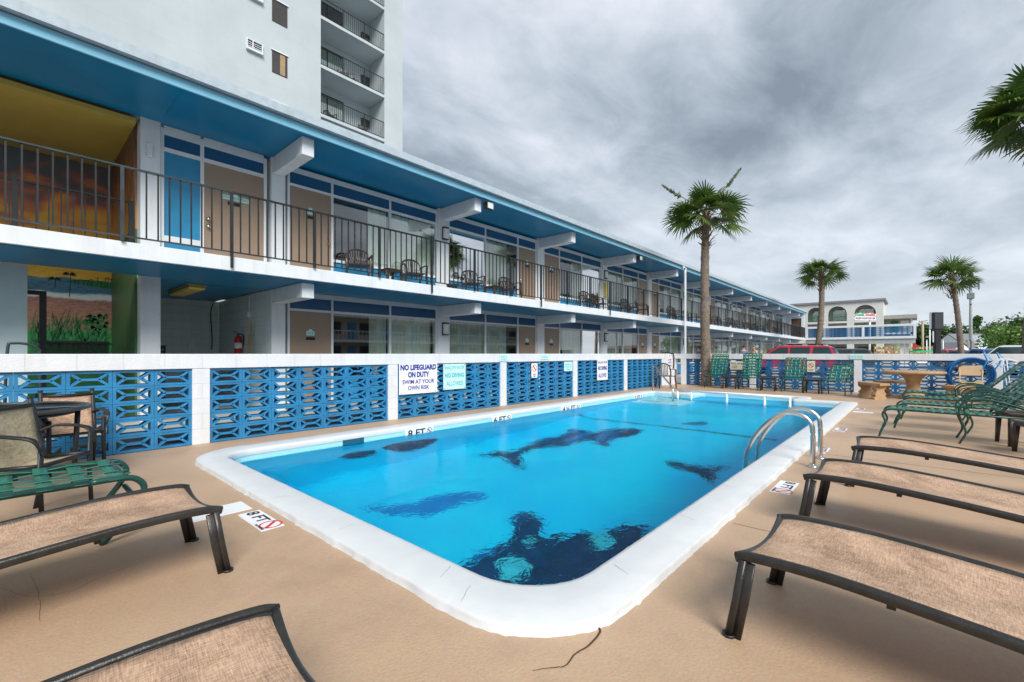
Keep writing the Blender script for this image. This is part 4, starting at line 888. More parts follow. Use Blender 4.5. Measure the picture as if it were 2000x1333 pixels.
# ------------------------------------------------------------------ resin chairs and tables
def resin_chair(label, loc, rz, m=PLAST, group=None, s=1):
    o = thing('plastic_chair', label, 'chair', loc, rz, group); o.scale = (s,s,s)
    b = MB(); b.prism([(-.23,-.22),(.23,-.22),(.21,.2),(-.21,.2)], lambda u, v, d: (u, v, .41+d-.03*(v+.2)), 0, .03); b.build('seat', m, o)
    b = MB(); arch = [(-.25,.20,.43),(-.25,.245,.62),(-.22,.285,.76),(-.12,.31,.83),(0,.315,.85),(.12,.31,.83),(.22,.285,.76),(.25,.245,.62),(.25,.20,.43)]
    b.sweep(cr_(arch, 4), rr(.045,.028,.01), up=(0,1,.3))
    for k in range(7):
        x = -.165+.055*k; zt = .82-.9*x*x*2.2; b.sweep([(x*.8,.205,.42),(x*.9,.25,.6),(x,.305,zt)], rr(.026,.012,.004), up=(0,1,0))
    b.build('backrest', m, o)
    for sx in (-1, 1):
        b = MB(); b.sweep(cr_([(sx*.25,.24,.64),(sx*.28,.1,.65),(sx*.285,-.12,.65),(sx*.28,-.24,.62)], 4), rr(.05,.022,.008)); b.build('armrest', m, o)
        b = MB(); b.sweep([(sx*.28,-.235,.62),(sx*.26,-.245,.4),(sx*.285,-.27,0)], rr(.05,.04,.008), up=(0,1,0), scale=[.9,1.15,.7]); b.build('leg', m, o)
        b = MB(); b.sweep([(sx*.23,.2,.44),(sx*.26,.27,0)], rr(.05,.045,.008), up=(0,1,0), scale=[1.1,.75]); b.build('leg', m, o)
    return o
rc = resin_chair('dark brown plastic chair in the pool corner behind the handrail', (15.25,6.45,0), R(-50), group='plastic resin chairs')
def resin_table(label, loc, rz=0, m=PLAST, group='small resin side tables'):
    o = thing('side_table', label, 'side table', loc, rz, group)
    b = MB(); b.box(-.22,-.22,.40,.22,.22,.425,.008); b.box(-.205,-.205,.36,.205,.205,.40); b.build('table_top', m, o)
    for sx in (-1, 1):
        for sy in (-1, 1): b = MB(); b.sweep([(sx*.185,sy*.185,.38),(sx*.2,sy*.2,0)], rr(.07,.05,.01), up=(0,1,0), scale=[1,.7]); b.build('leg', m, o)
    return o
rt = resin_table('brown resin side table between the two leftmost green chairs', (16.55,4.70,0), .05)
dup(rt, (16.4,3.52,0), .1, 'brown resin side table between the two middle green chairs')
dup(rt, (16.3,2.30,0), -.05, 'brown resin side table beside the rightmost green chair')
dup(rt, (8.12,-1.17,0), .3, 'brown resin side table at right edge beside the green loungers').scale = (1,1,.9)
dup(rt, (8.85,-1.08,0), .2, 'brown resin side table half hidden under the green lounger backs')
# balcony chairs (upper level floor 2.79)
Fz = 2.785
near = [(5.35,9.45,-25,'brown plastic chair on the balcony just right of door 212'), (6.9,9.5,-20,'brown plastic chair on the balcony left of the first wall lamp'), (8.95,9.5,-25,'brown plastic chair on the balcony just right of the first wall lamp'), (10.55,9.5,-15,'brown plastic chair on the balcony beside the second pair of doors'),
        (15.0,9.4,-20,'first dark chair on the balcony beyond the second pair of doors'), (16.0,9.5,10,'second dark chair on the balcony beyond the second pair of doors'), (18.3,9.4,-20,'dark chair on the balcony right of the yellow notice'), (19.4,9.3,20,'dark chair on the balcony left of the downpipe doors')]
for x, y, a, lab in near: dup(rc, (x,y,Fz), R(a), lab)
FARL = 'small dark chair on the far balcony stretch beyond the white downpipe'
for x in (22.9,24.1,25.3,28.2,29.4,31.2,32.5,33.6,36.6,38.0,40.2,41.5,45.6,47.0): dup(rc, (x,9.3+rnd.uniform(-.2,.2),Fz), R(rnd.uniform(-60,60)), FARL, 'chairs on the far balcony')
dup(rt, (6.15,9.4,Fz), 0, 'low dark resin table between the first two balcony chairs'); dup(rt, (9.75,9.4,Fz), 0, 'low resin table between the two balcony chairs right of the first lamp')
o = thing('trash_bin', 'black round bin on the balcony under the first wall lamp', 'bin', (8.27,9.6,Fz))
b = MB(); b.lathe([(.13,0),(.15,.3),(.165,.31),(.165,.34),(.13,.34),(.12,.05)], 16); b.build('body', BLKPL, o)
o = thing('notice_sign', 'yellow notice hanging on the balcony column before the third lamp', 'sign', (cols[3],9.9,4.0))
b = MB(); b.box(-.12,.0,-.35,.12,.03,.25,.004); b.build('board', mat('notice_yellow', lin(.62,.52,.10), .5), o)
# tower balcony chairs
for x, i, lab in ((12.5,0,'dark chair on the lowest visible tower balcony, left one'), (14.6,0,'dark chair on the lowest visible tower balcony, right one'), (13.3,1,'dark chair on the middle tower balcony before the curtains'), (13.9,1,'dark chair on the middle tower balcony near its post'), (14.7,2,'dark chair on the upper tower balcony')):
    dup(rc, (x, TD+.75, 14.48+2.72*i), R(rnd.uniform(-60,60)), lab)
# ------------------------------------------------------------------ glass table and metal sling chairs (left)
o = thing('patio_table', 'round dark glass topped patio table at left edge', 'table', (-.07,5.86,0))
b = MB(); b.lathe([(.0,.712),(.585,.712),(.585,.72),(.0,.72)], 40); b.build('glass_top', GLASST, o)
b = MB(); b.tube([(.6*math.cos(2*math.pi*k/40), .6*math.sin(2*math.pi*k/40), .713) for k in range(40)], .020, 8, closed=True); b.build('rim', GREYMET, o)
for k in range(4):
    a = R(-15+90*k); b = MB(); b.tube([(.53*math.cos(a),.53*math.sin(a),.70),(.50*math.cos(a),.50*math.sin(a),.0)], .02, 8); b.build('leg', BLACK, o)
b = MB(); b.tube([(.5*math.cos(2*math.pi*k/24), .5*math.sin(2*math.pi*k/24), .67) for k in range(24)], .014, 8, closed=True); b.build('brace', BLACK, o)
def metal_chair(label, loc, rz, sm, W=.50, group='metal sling chairs at the glass table'):
    """back posts at y=0, faces -y"""
    o = thing('patio_chair', label, 'chair', loc, rz, group)
    for s in (-1, 1):
        x = s*W/2
        b = MB(); b.tube(cr_([(x,.07,0),(x,.01,.25),(x,-.0,.42),(x,.05,.62),(x,.12,.86)], 5), .019, 10); b.lathe([(.021,.0),(.021,.012),(.0,.016)], 10, (x,.121,.855)); b.build('back_post', BLACK, o)
        b = MB(); b.sweep(cr_([(x,.03,.60),(x+s*.03,-.08,.635),(x+s*.045,-.25,.63),(x+s*.03,-.40,.60),(x+s*.005,-.44,.50)], 6), rr(.05,.018,.006)); b.build('armrest', BLACK, o)
        b = MB(); b.tube([(x,-.43,.58),(x,-.42,.3),(x,-.44,0)], .019, 10); b.build('leg', BLACK, o)
        b = MB(); b.tube([(x,0,.40),(x,-.43,.42)], .015, 8); b.build('seat_rail', BLACK, o)
    b = MB(); b.tube([(-W/2,-.43,.42),(W/2,-.43,.42)], .015, 8); b.tube([(-W/2,.09,.80),(W/2,.09,.80)], .014, 8); b.tube([(-W/2,.0,.36),(W/2,.0,.36)], .014, 8); b.build('cross_bar', BLACK, o)
    path = cr_([(0,-.43,.43),(0,-.22,.40),(0,-.04,.385),(0,-.0,.44),(0,.045,.62),(0,.09,.81)], 5); vs = []
    for p in path:
        for k in range(9):
            t = k/8; vs.append((-W/2+.012+(W-.024)*t, p.y+(.02*math.sin(math.pi*t) if p.z > .42 else 0), p.z-(.02*math.sin(math.pi*t) if p.z < .43 else 0)))
    b = MB(); b.add(vs, [(i*9+k, i*9+k+1, (i+1)*9+k+1, (i+1)*9+k) for i in range(len(path)-1) for k in range(8)], True); q = b.build('sling', sm, o); q.modifiers.new('t','SOLIDIFY').thickness = .003
    return o
metal_chair('black metal chair with beige sling in front of the glass table', (.055,4.88,0), R(52), SLING2, .46).scale = (1,.74,1)
metal_chair('black metal chair with tan sling behind the glass table against the wall', (.45,6.70,0), R(4), SLING, .40).scale = (1,1,.94)
# stair rail tops behind the wall
o = thing('metal_stool_back', 'green metal loop of a tall seat behind the wall at far left', 'stool', (.14,8.5,0))
b = MB(); b.tube(cr_([(-.16,0,0),(-.14,0,.8),(-.12,0,1.28),(-.08,0,1.33),(.05,0,1.32),(.14,.0,1.26),(.16,0,1.1),(.16,0,0)], 5), .016, 8); b.build('backrest', GREYMET, o)
b = MB(); b.box(-.15,.02,.74,.15,.38,.78,.01); b.build('seat', GREENF, o)
for x in (-.14, .14): b = MB(); b.tube([(x,.37,.75),(x,.4,0)], .014, 8); b.build('leg', GREYMET, o)
# service recess contents
o = thing('fire_extinguisher', 'red fire extinguisher on the recess side wall', 'fire extinguisher', (3.56,11.6,1.16))
b = MB(); b.lathe([(0,0),(.075,.0),(.08,.02),(.08,.36),(.06,.42),(.025,.45),(.025,.48),(0,.48)], 20); b.build('tank', mat('extinguisher_red', lin(.50,.02,.03), .3), o)
b = MB(); b.lathe([(.0805,.16),(.0805,.29)], 20); b.build('sticker', SIGNW, o)
b = MB(); b.bar((0,0,.5),(-.1,0,.55),.02,.015); b.bar((0,0,.48),(-.1,0,.49),.02,.012); b.tube(cr_([(0,-.02,.49),(.07,-.06,.47),(.1,-.04,.35),(.09,0,.2)], 4), .011, 6); b.build('handle', BLACK, o)
for k, (y, t, l) in enumerate(((10.9,.10,'left'),(10.75,.16,'right'))[:2]):
    o = thing('wooden_stick', 'thin wooden stick leaning in the recess, %s of the two' % l, 'stick', (3.58,y,0)); b = MB(); b.bar((-.12,0,0),(.02,t,1.62+.25*k),.03,.02); b.build('shaft', mat('pale_wood', lin(.45,.27,.13), .6), o)
crt = None
for k in range(5):
    if crt is None:
        crt = thing('milk_crate', 'black milk crate at the bottom of the recess stack', 'crate', (2.02,11.9,0), .1, 'stacked black milk crates'); b = MB()
        for s in (-1, 1):
            for i in range(4):
                for jv in range(3):
                    for q_ in ((-.17+.085*i, -.085+.085*i), (-.085+.085*i, -.17+.085*i)):
                        b.bar((q_[0], s*.165, .02+.08*jv), (q_[1], s*.165, .10+.08*jv), .008, .012); b.bar((s*.165, q_[0], .02+.08*jv), (s*.165, q_[1], .10+.08*jv), .008, .012)
            for z in (.01, .262):
                b.bar((-.175,s*.17,z),(.175,s*.17,z),.02,.02); b.bar((s*.17,-.16,z),(s*.17,.16,z),.02,.02)
            for s2 in (-1, 1): b.bar((s*.17,s2*.17,0),(s*.17,s2*.17,.27),.022,.022)
        b.box(-.16,-.16,0,.16,.16,.008); b.build('basket', BLKPL, crt)
    else:
        nm = ['', 'second', 'third', 'fourth', 'topmost'][k]
        dup(crt, (2.02,11.9,.275*k), .1+.05*k, nm+' black milk crate in the recess stack'+(' showing above the pool wall' if k == 4 else ''))
# ------------------------------------------------------------------ handrails and ladder
o = thing('pool_handrail', 'stainless steel handrail over the corner steps of the pool', 'handrail', (13.6,6.1,0))
b = MB(); b.tube([(13.75,6.22,.0)]+cr_([(13.75,6.22,.3),(13.75,6.22,.74),(13.72,6.19,.815),(13.64,6.12,.80),(13.0,5.55,.50),(12.55,5.15,.29),(12.42,5.03,.12),(12.4,5.02,-.4)], 7), .024, 12); b.build('rail', CHROME, o, inv=1)
b = MB(); b.lathe([(.055,.05),(.055,.075),(.03,.085)], 16, (13.75,6.22,0)); b.build('flange', CHROME, o, inv=1)
o = thing('pool_ladder', 'stainless steel pool ladder with two curved rails on the right edge', 'ladder', (5.9,.85,0))
for x in (5.68, 6.19):
    b = MB(); b.tube([(x,.80,.0)]+cr_([(x,.80,.05),(x,.80,.36),(x,.83,.48),(x,.93,.55),(x,1.08,.54),(x,1.28,.36),(x,1.42,.12),(x,1.46,-.12),(x,1.47,-.9)], 8), .024, 12); b.build('rail', CHROME, o, inv=1)
    b = MB(); b.lathe([(.06,.001),(.06,.012),(.03,.025),(.026,.03)], 20, (x,.80,0)); b.build('flange', CHROME, o, inv=1)
for z in (-.3,-.58,-.86):
    b = MB(); b.bar((5.7,1.47,z),(6.17,1.47,z),.08,.03); b.build('tread', CHROME, o, inv=1)
o = thing('wading_rail', 'low white pipe rail between the pool and the wading step', 'railing', (12.9,3.3,0))
pw = mat('white_pipe', lin(.82,.86,.88), .3)
pa, pb_ = gnd(1364,768,.13), gnd(1541,779,.13)
pa = Vector((13.05, 5.15, .13)); pb_ = Vector((12.75, 2.25, .13))
b = MB(); b.tube([pa, pb_], .03, 10); b.build('top_rail', pw, o, inv=1)
for t in (0, .14, .48, .8, .995):
    q = pa.lerp(pb_, t); b = MB(); b.tube([(q.x,q.y,q.z-.031*0),(q.x,q.y,-1.0)], .028, 10); b.build('post', pw, o, inv=1)
# ------------------------------------------------------------------ stone table and benches
tx, ty = 15.95, .02
o = thing('stone_table', 'round tan concrete table by the far wall', 'table', (tx,ty,0))
b = MB(); b.lathe([(0,.66),(.58,.66),(.63,.675),(.65,.70),(.64,.73),(.60,.74),(0,.74)], 48); b.build('table_top', CONC, o)
b = MB(); b.lathe([(.30,0),(.31,.06),(.24,.10),(.16,.22),(.135,.36),(.15,.48),(.21,.58),(.27,.63),(.27,.66)], 24); b.build('pedestal', CONC, o)
def bench(label, deg):
    o = thing('stone_bench', label, 'bench', (tx,ty,0), R(deg), 'curved stone benches round the table')
    r0, r1 = .82, 1.16; n = 14; pts = [(r1*math.cos(R(-29+58*k/n)), r1*math.sin(R(-29+58*k/n))) for k in range(n+1)]+[(r0*math.cos(R(29-58*k/n)), r0*math.sin(R(29-58*k/n))) for k in range(n+1)]
    b = MB(); b.prism(pts, lambda u, v, d: (u, v, d), .37, .425); b.prism([(u*.99+.01*.99, v*.97) for u, v in pts], lambda u, v, d: (u, v, d), .355, .3695); b.build('seat', CONC, o)
    for a in (-19, 19):
        c = Vector((.99*math.cos(R(a)), .99*math.sin(R(a)), 0)); ud = Vector((math.cos(R(a)), math.sin(R(a)), 0)); vd = Vector((-ud.y, ud.x, 0))
        out = cr_([(.16,0),(.17,.05),(.13,.09),(.16,.14),(.12,.19),(.10,.24),(.14,.28),(.17,.33),(.16,.355)], 3); pr_ = [(p.x, p.y) for p in [Vector((q[0], q[1])) for q in out]] if False else [(p[0], p[1]) for p in out]
        pr_ = pr_+[(-u, v) for u, v in pr_[::-1]]
        b = MB(); b.prism(pr_, lambda u, v, d: tuple(c+ud*u+vd*d+Vector((0,0,v))), -.06, .06); b.build('support', CONC, o)
    return o
CR_OLD = cr_
def cr_(pts, n=6):
    pts = [tuple(p)+(0,) if len(p) == 2 else p for p in pts]; return CR_OLD(pts, n)
bench('curved stone bench left of the stone table', 118)
bench('curved stone bench behind the stone table at the wall', 20)
bench('curved stone bench right of the stone table behind the green loungers', 248)
# ------------------------------------------------------------------ hose coil, folding chair, white lounger
o = thing('vacuum_hose_coil', 'coiled thick blue pool hose leaning on the far wall', 'hose', (17.2,-1.1,0))
for k in range(6):
    rr0 = .40+.018*(k % 3); cy_, cz_ = -1.12+rnd.uniform(-.03,.03), .62+rnd.uniform(-.02,.03)
    b = MB(); b.tube([(17.36-.05*k*.8, cy_+rr0*math.cos(2*math.pi*i/36), cz_+rr0*1.0*math.sin(2*math.pi*i/36)) for i in range(36)], .024, 8, closed=True); b.build('hose_loop', HOSE, o, inv=1)
o = thing('folding_chair', 'beige metal folding chair standing inside the blue hose coil', 'chair', (16.85,-1.12,0))
b = MB(); b.prism([(-.22,.62),(.22,.62),(.24,.72),(.22,.84),(.12,.88),(-.12,.88),(-.22,.84),(-.24,.72)], lambda u, v, d: (16.98+d+(v-.6)*.15, -1.12+u, v), 0, .025); b.build('backrest', BEIGE, o, inv=1)
b = MB(); b.box(16.55,-1.33,.42,16.95,-.91,.45,.01); b.build('seat', mat('seat_yellow', lin(.62,.47,.12), .5), o, inv=1)
for s in (-1, 1): b = MB(); b.tube([(17.03,-1.12+s*.21,.84),(16.93,-1.12+s*.21,.44),(16.6,-1.12+s*.21,0)], .012, 8); b.tube([(16.6,-1.12+s*.2,.43),(17.02,-1.12+s*.2,0)], .012, 8); b.build('leg', BEIGE, o, inv=1)
o = thing('broken_lounger', 'white metal lounger frame with loose blue straps tipped by the far wall', 'sun lounger', (16.6,-1.9,0))
wmt = mat('white_tube', lin(.75,.78,.78), .3)
for s in (-.28, .28):
    b = MB(); b.tube(cr_([(16.7+s,-1.42,.90),(16.7+s,-1.65,1.06),(16.7+s,-1.95,.98),(16.7+s,-2.3,.86),(16.7+s,-2.6,.4),(16.7+s,-2.7,.0)], 5), .013, 8); b.tube([(16.7+s,-1.7,1.05),(16.7+s,-1.8,0)], .010, 6); b.build('side_rail', wmt, o, inv=1)
b = MB()
for t in (0, .5, 1): b.tube([(16.42,-1.52-.5*t,.95-.06*t+.02),(16.98,-1.52-.5*t,.95-.06*t+.02)], .009, 8)
b.build('cross_bar', wmt, o, inv=1)
bs = mat('blue_strap', lin(.02,.28,.62), .4)
for k, (y, t) in enumerate(((-1.42,1.24),(-1.66,1.23))):
    b = MB(); b.sweep(cr_([(17.0,y+.12,.75),(17.1,y,1.0),(17.15,y+.06,t),(17.05,y-.1,1.02),(16.9,y-.25,.85)], 5), rr(.045,.006,.002)); b.build('strap', bs, o, inv=1)
# ------------------------------------------------------------------ palms
def palm(label, base, top, r0, r1, cr, seed, nfr=42, droop=0, spikes=0, lean=0, leafn=26):
    rg = random.Random(seed); base = Vector(base); top = Vector(top); o = thing('palm_tree', label, 'palm tree', base, 0, 'cabbage palms')
    n = 26; T = top-base; side = Vector((RX,RY,0))
    path = []; sc = []
    for i in range(n*3+1):
        t = i/(n*3); path.append(T*t+side*lean*math.sin(math.pi*t)); sc.append((r0*(1-t)+r1*t)*(1+.18*max(0,1-t*14))*(1+.05*math.sin(i*2.1)+rg.uniform(-.07,.07)))
    b = MB(); b.sweep([p-Vector((0,0,.03)) if i == 0 else p for i, p in enumerate(path)], circ(1, 14), up=(0,1,0), scale=sc); b.build('trunk', BARK, o)
    b = MB(); hb = cr*.85
    for k in range(46):    # old leaf bases
        a = k*2.4+rg.uniform(-.3,.3); t = k/46; z = T.z-hb+hb*t; rad = r1*(1.0+.25*t); d = Vector((math.cos(a), math.sin(a), 0)); c = Vector((T.x,T.y,z))+d*rad*.75
        ln = cr*rg.uniform(.10,.2); b.sweep([c, c+d*ln*.5+Vector((0,0,ln*.7)), c+d*ln*1.1+Vector((0,0,ln*1.0))], [(-.5,-.12),(.5,-.12),(.45,.12),(-.45,.12)], scale=[r1*.55, r1*.38, r1*.26], smooth=False, up=(0,0,1))
    b.build('leaf_bases', BOOT, o)
    cv = MB(); top_l = Vector((T.x,T.y,T.z))
    for k in range(nfr):
        t = (k+.5)/nfr; el = R(80-100*t**.85+rg.uniform(-12,12)); az = k*2.399+rg.uniform(-.25,.25)
        d = Vector((math.cos(az)*math.cos(el), math.sin(az)*math.cos(el), math.sin(el)*(.62 if el > 0 else 1)))
        pl = cr*rg.uniform(.42,.56)
        st_ = top_l+Vector((0,0,-.12*cr*t)); mid = st_+d*pl*.6; end = st_+d*pl+Vector((0,0,-.10*pl*(1-abs(d.z))))
        cv.tube([st_, mid+Vector((0,0,.03*cr)), end], .010*cr/1.4, 4, smooth=False)
        up = Vector((0,0,1)); sd = d.cross(up); 
        if sd.length < .1: sd = Vector((1,0,0))
        sd.normalize(); nr = sd.cross(d).normalized(); fd = (end-mid).normalized()
        Lf = cr*rg.uniform(.42,.60); sp = rg.uniform(110,150); tw = R(rg.uniform(-45,45)); nr, sd = (nr*math.cos(tw)+sd*math.sin(tw)), (sd*math.cos(tw)-nr*math.sin(tw))
        for i in range(leafn):
            a = R(-sp+2*sp*i/(leafn-1)+rg.uniform(-2,2)); ll = Lf*(1-.35*abs(a)/R(sp))*rg.uniform(.88,1.08)
            ld = (fd*math.cos(a)+sd*math.sin(a)); cost = .25*abs(math.sin(a)); ld = (ld-nr*cost*.9).normalized()
            w = .021*cr/1.4*1.3; ws = ld.cross(nr).normalized()
            p0 = end; p1 = end+ld*ll*.45; p2 = end+ld*ll*.8+Vector((0,0,-ll*.05)); p3 = end+ld*ll+Vector((0,0,-ll*rg.uniform(.04,.24)))
            cv.add([p0-ws*w*.25, p0+ws*w*.25, p1-ws*w, p1+ws*w, p2-ws*w*.6, p2+ws*w*.6, p3], [(0,1,3,2),(2,3,5,4),(4,5,6)])
    cv.build('crown', PALML, o)
    if spikes:
        for sdir in ((side*.62+Vector((0,0,.78)), 1.25), (side*-.85+Vector((0,0,.52)), 1.15)):
            d = sdir[0].normalized(); b = MB(); L_ = cr*sdir[1]*.95; b.tube([top_l, top_l+d*L_*.6, top_l+d*L_], .012, 5)
            for k in range(150):
                t = rg.uniform(.55,1); q = top_l+d*L_*t; e = (d+Vector((rg.uniform(-1,1),rg.uniform(-1,1),rg.uniform(-1,.4)))*.8).normalized()*cr*.12*(1.25-t); b.add([q, q+e+Vector((0,0,.03)), q+e-Vector((0,0,.03))], [(0,1,2)])
            b.build('flower_stalk', mat('stalk_tan', lin(.11,.13,.07), .8), o)
    return o
b0_ = at(1380, 16.85); palm('tall palm with thick trunk standing at the poolside wall by the green chairs', (b0_.x,b0_.y,0), tuple(at(1379,16.7,6.45)), .18, .125, 1.72, 3, 27, spikes=1, leafn=28, lean=-.06)
palm('leaning palm in the parking lot in front of the walkway', tuple(at(1589,33)), tuple(at(1604,33,7.25)), .20, .17, 1.85, 8, 27, lean=.25)
palm('slender palm in the parking lot beside the antenna mast', tuple(at(1879,26)), tuple(at(1858,26,5.75)), .15, .12, 1.65, 15, 27, lean=.12)
b0_ = at(2009, 12.15); palm('palm at the right edge of which only one side of the crown shows', (b0_.x,b0_.y,0), tuple(at(2044,12.1,7.85)), .19, .16, 1.9, 21, 36, leafn=34)
# ------------------------------------------------------------------ far trees
def tree(label, px, Z, H, W, seed, m=TREEL, n=2600, low=.25, group='trees beyond the parking lot', leaf=.35):
    rg = random.Random(seed); p = at(px, Z); o = thing('tree', label, 'tree', p, 0, group)
    b = MB(); b.tube([(0,0,-.1),(.1*W*.1,0,H*.3),(0,.05*W,H*.6)], H*.03, 8, scale=[1.2,.9,.5]); lobes = []
    for k in range(9):
        a = rg.uniform(0, 6.28); rad = W*.5*rg.uniform(.1,.75); rl0 = min(W*rg.uniform(.16,.30), H*.42); z = min(H*rg.uniform(low+.12,1), H-rl0*rg.uniform(.8,1.3)); c = Vector((rad*math.cos(a), rad*math.sin(a), z)); lobes.append((c, rl0))
        b.tube([(0,0,H*.3*rg.uniform(.6,1.4)), c*.6+Vector((0,0,c.z*.25)), c], H*.012, 5)
    b.build('trunk', TRUNK, o); cv = MB()
    for k in range(n):
        c, r = lobes[rg.randrange(9)]; d = Vector((rg.gauss(0,1), rg.gauss(0,1), rg.gauss(0,.75))).normalized()*r*rg.uniform(.45,1.12)
        q = c+d; q.z = max(q.z, H*low*.6); s = leaf*rg.uniform(.5,1.2); u = Vector((rg.uniform(-1,1), rg.uniform(-1,1), rg.uniform(-.5,.5))).normalized()*s; v = u.cross(Vector((rg.uniform(-1,1), rg.uniform(-1,1), rg.uniform(-1,1)))).normalized()*s*.6
        cv.add([q-u, q+v, q+u, q-v], [(0,1,2,3)])
    cv.build('crown', m, o)
TL = [(1790,110,8.5,11,'leftmost tree behind the pale utility pole'),(1812,105,7.6,9,'tree showing between the utility pole and the black sign'),(1845,115,8.6,11,'tree just right of the black sign'),(1872,125,8.2,11,'tree directly behind the slender palm trunk'),(1905,130,9.2,12,'tree behind the antenna mast'),
      (1912,160,14.5,5,'narrow dark conifer top poking over the tree line'),(1938,140,11,13,'tree behind the grey roofed house'),(1955,150,14.0,13,'tall flat topped pine right of the antenna mast'),(1985,120,9.5,13,'tree behind the bright bush'),(2015,110,10.5,12,'tree at the right edge of the tree line'),(1770,130,8,11,'tree seen behind the end of the walkway'),(1825,140,9.5,11,'tree far behind the black sign box')]
for i, (px, Z, H, W, lab) in enumerate(TL): tree(lab, px, Z, H, W, 40+i, leaf=.42)
tree('bright green rounded tree at the right beyond the white car', 1974, 58, 4.9, 6.6, 71, TREEL2, 5200, .12, leaf=.22)
tree('bright green bush at the right frame edge beyond the white car', 2014, 50, 4.5, 5.5, 72, TREEL2, 4200, .1, leaf=.22)
hb = MB(); rg = random.Random(5)
for k in range(9000):
    q = at(rg.uniform(1760,2060), rg.uniform(95,112)); z = 3.0*rg.random()**.7+.6*math.sin(q.y*.3); s = .45*rg.uniform(.5,1.1); u = Vector((rg.uniform(-1,1),rg.uniform(-1,1),rg.uniform(-.6,.6))).normalized()*s; v = u.cross(Vector((rg.uniform(-1,1),rg.uniform(-1,1),1))).normalized()*s*.6; q.z = max(.2, z)
    hb.add([q-u,q+v,q+u,q-v], [(0,1,2,3)])
o = tag(hb.build('undergrowth', TREEL), 'low green undergrowth along the foot of the far trees', 'undergrowth'); o['kind'] = 'stuff'
# ------------------------------------------------------------------ arcaded building and low wing
AX = 85.0
ar = thing('arcade_building', 'white three storey building with large round arches and a dark roof edge', 'building', (AX,8,0))
def ab(name, m, bx, par=None):
    b = MB()
    for q_ in bx: b.box(*q_)
    return b.build(name, m, par or ar, inv=None if par else 1)
cream = mat('arcade_white', lin(.66,.66,.64), .8, var=.04)
ya = [(onX(a, AX)[0], onX(b_, AX)[0]) for a, b_ in ((1534,1567),(1577,1608),(1617,1654),(1668,1711))]
yR = onX(1725, AX)[0]
outer = [(-24, 0), (-24, 8.95), (-yR, 8.95), (-yR, 0)]; holes = []
for (hi, lo_) in ya:
    u0, u1 = -hi, -lo_; r = (u1-u0)/2; holes.append([(u0,6.15),(u1,6.15)]+[((u0+u1)/2+r*math.cos(R(a)), 8.45-r+r*math.sin(R(a))) for a in range(0, 181, 12)])
    holes.append([(u0,3.3),(u1,3.3),(u1,5.85),(u0,5.85)]); holes.append([(u0,.1),(u1,.1),(u1,2.7),(u0,2.7)])
loops = [[Vector((a, b_, 0)) for a, b_ in outer]]+[[Vector((a, b_, 0)) for a, b_ in h] for h in holes]; flat = [v for l in loops for v in l]
tri = tessellate_polygon(loops); b = MB(); nv = len(flat); b.add([(AX,-v.x,v.y) for v in flat]+[(AX+.5,-v.x,v.y) for v in flat], [tuple(t) for t in tri]+[tuple(i+nv for i in t) for t in tri])
k0 = 0
for l in loops:
    n_ = len(l); b.f += [(k0+i, k0+(i+1) % n_, nv+k0+(i+1) % n_, nv+k0+i) for i in range(n_)]; b.sm += [False]*n_; k0 += n_
b.build('arcade_wall', cream, ar, inv=1)
ab('roof_edge', mat('roof_grey', lin(.22,.23,.24), .6), [(AX-.25, yR-.3, 8.951, AX+8, 24, 9.25)])
ab('back_wall', mat('arcade_back', lin(.50,.50,.42), .8), [(AX+2.5, yR, 0, AX+2.7, 24, 8.9)]); ab('side_wall', cream, [(AX+.501, yR, 0, AX+8, yR+.2, 8.95)])
ab('floor_slab', cream, [(AX+.5, yR+.2, 5.85, AX+2.5, 24, 6.14), (AX+.5, yR+.2, 2.7, AX+2.5, 24, 3.1)])
dg = mat('dark_green', lin(.01,.16,.07), .4); bk = mat('brown_opening', lin(.14,.09,.06), .7)
for i, (hi, lo_) in enumerate(ya):
    if i < 3: ab('arch_railing', dg, [(AX+.2, lo_, 7.1, AX+.26, hi, 7.18), (AX+.2, lo_, 6.25, AX+.26, hi, 6.3)]+[(AX+.21, lo_+k*(hi-lo_)/14, 6.3, AX+.24, lo_+k*(hi-lo_)/14+.03, 7.1) for k in range(1, 14)])
    ab('back_opening', bk, [(AX+2.42, lo_+.1, 3.3, AX+2.49, hi-.5, 5.2)]); ab('back_window', GLASS, [(AX+2.4, lo_+.4, 6.4, AX+2.45, hi-.4, 8.0)]); ab('back_door', bk, [(AX+2.4, lo_+.2, .1, AX+2.45, hi-.3, 2.2)])
lw_ = thing('green_door_wing', 'lower pale wing with a green door beside the arched building', 'building', (AX+2,1.6,0))
def lb_(name, m, bx):
    b = MB()
    for q_ in bx: b.box(*q_)
    return b.build(name, m, lw_, inv=1)
y1, y0_ = yR-.05, onX(1786, 87)[0]
lb_('wall', mat('wing_wall', lin(.42,.45,.40), .8), [(88.6, y0_+.3, 0, 92, y1, 6.3)]); lb_('roof', mat('wing_roof', lin(.35,.34,.31), .7), [(86.6, y0_-.3, 6.3, 93, y1, 6.85)]); lb_('floor_slab', cream, [(87, y0_+.2, 4.0, 88.6, y1, 4.3), (87.0, y0_+.2, 0, 87.2, y0_+.4, 6.3)])
lb_('green_door', dg, [(88.5, y1-1.55, 4.35, 88.59, y1-.7, 6.05)]); lb_('window', SIGNW, [(88.5, y0_+.6, 4.9, 88.59, y1-1.8, 6.1)]); lb_('railing', dg, [(87, y0_+.4, 5.25, 87.05, y1, 5.33)]+[(87.01, y0_+.4+.2*k, 4.3, 87.03, y0_+.42+.2*k, 5.25) for k in range(15)])
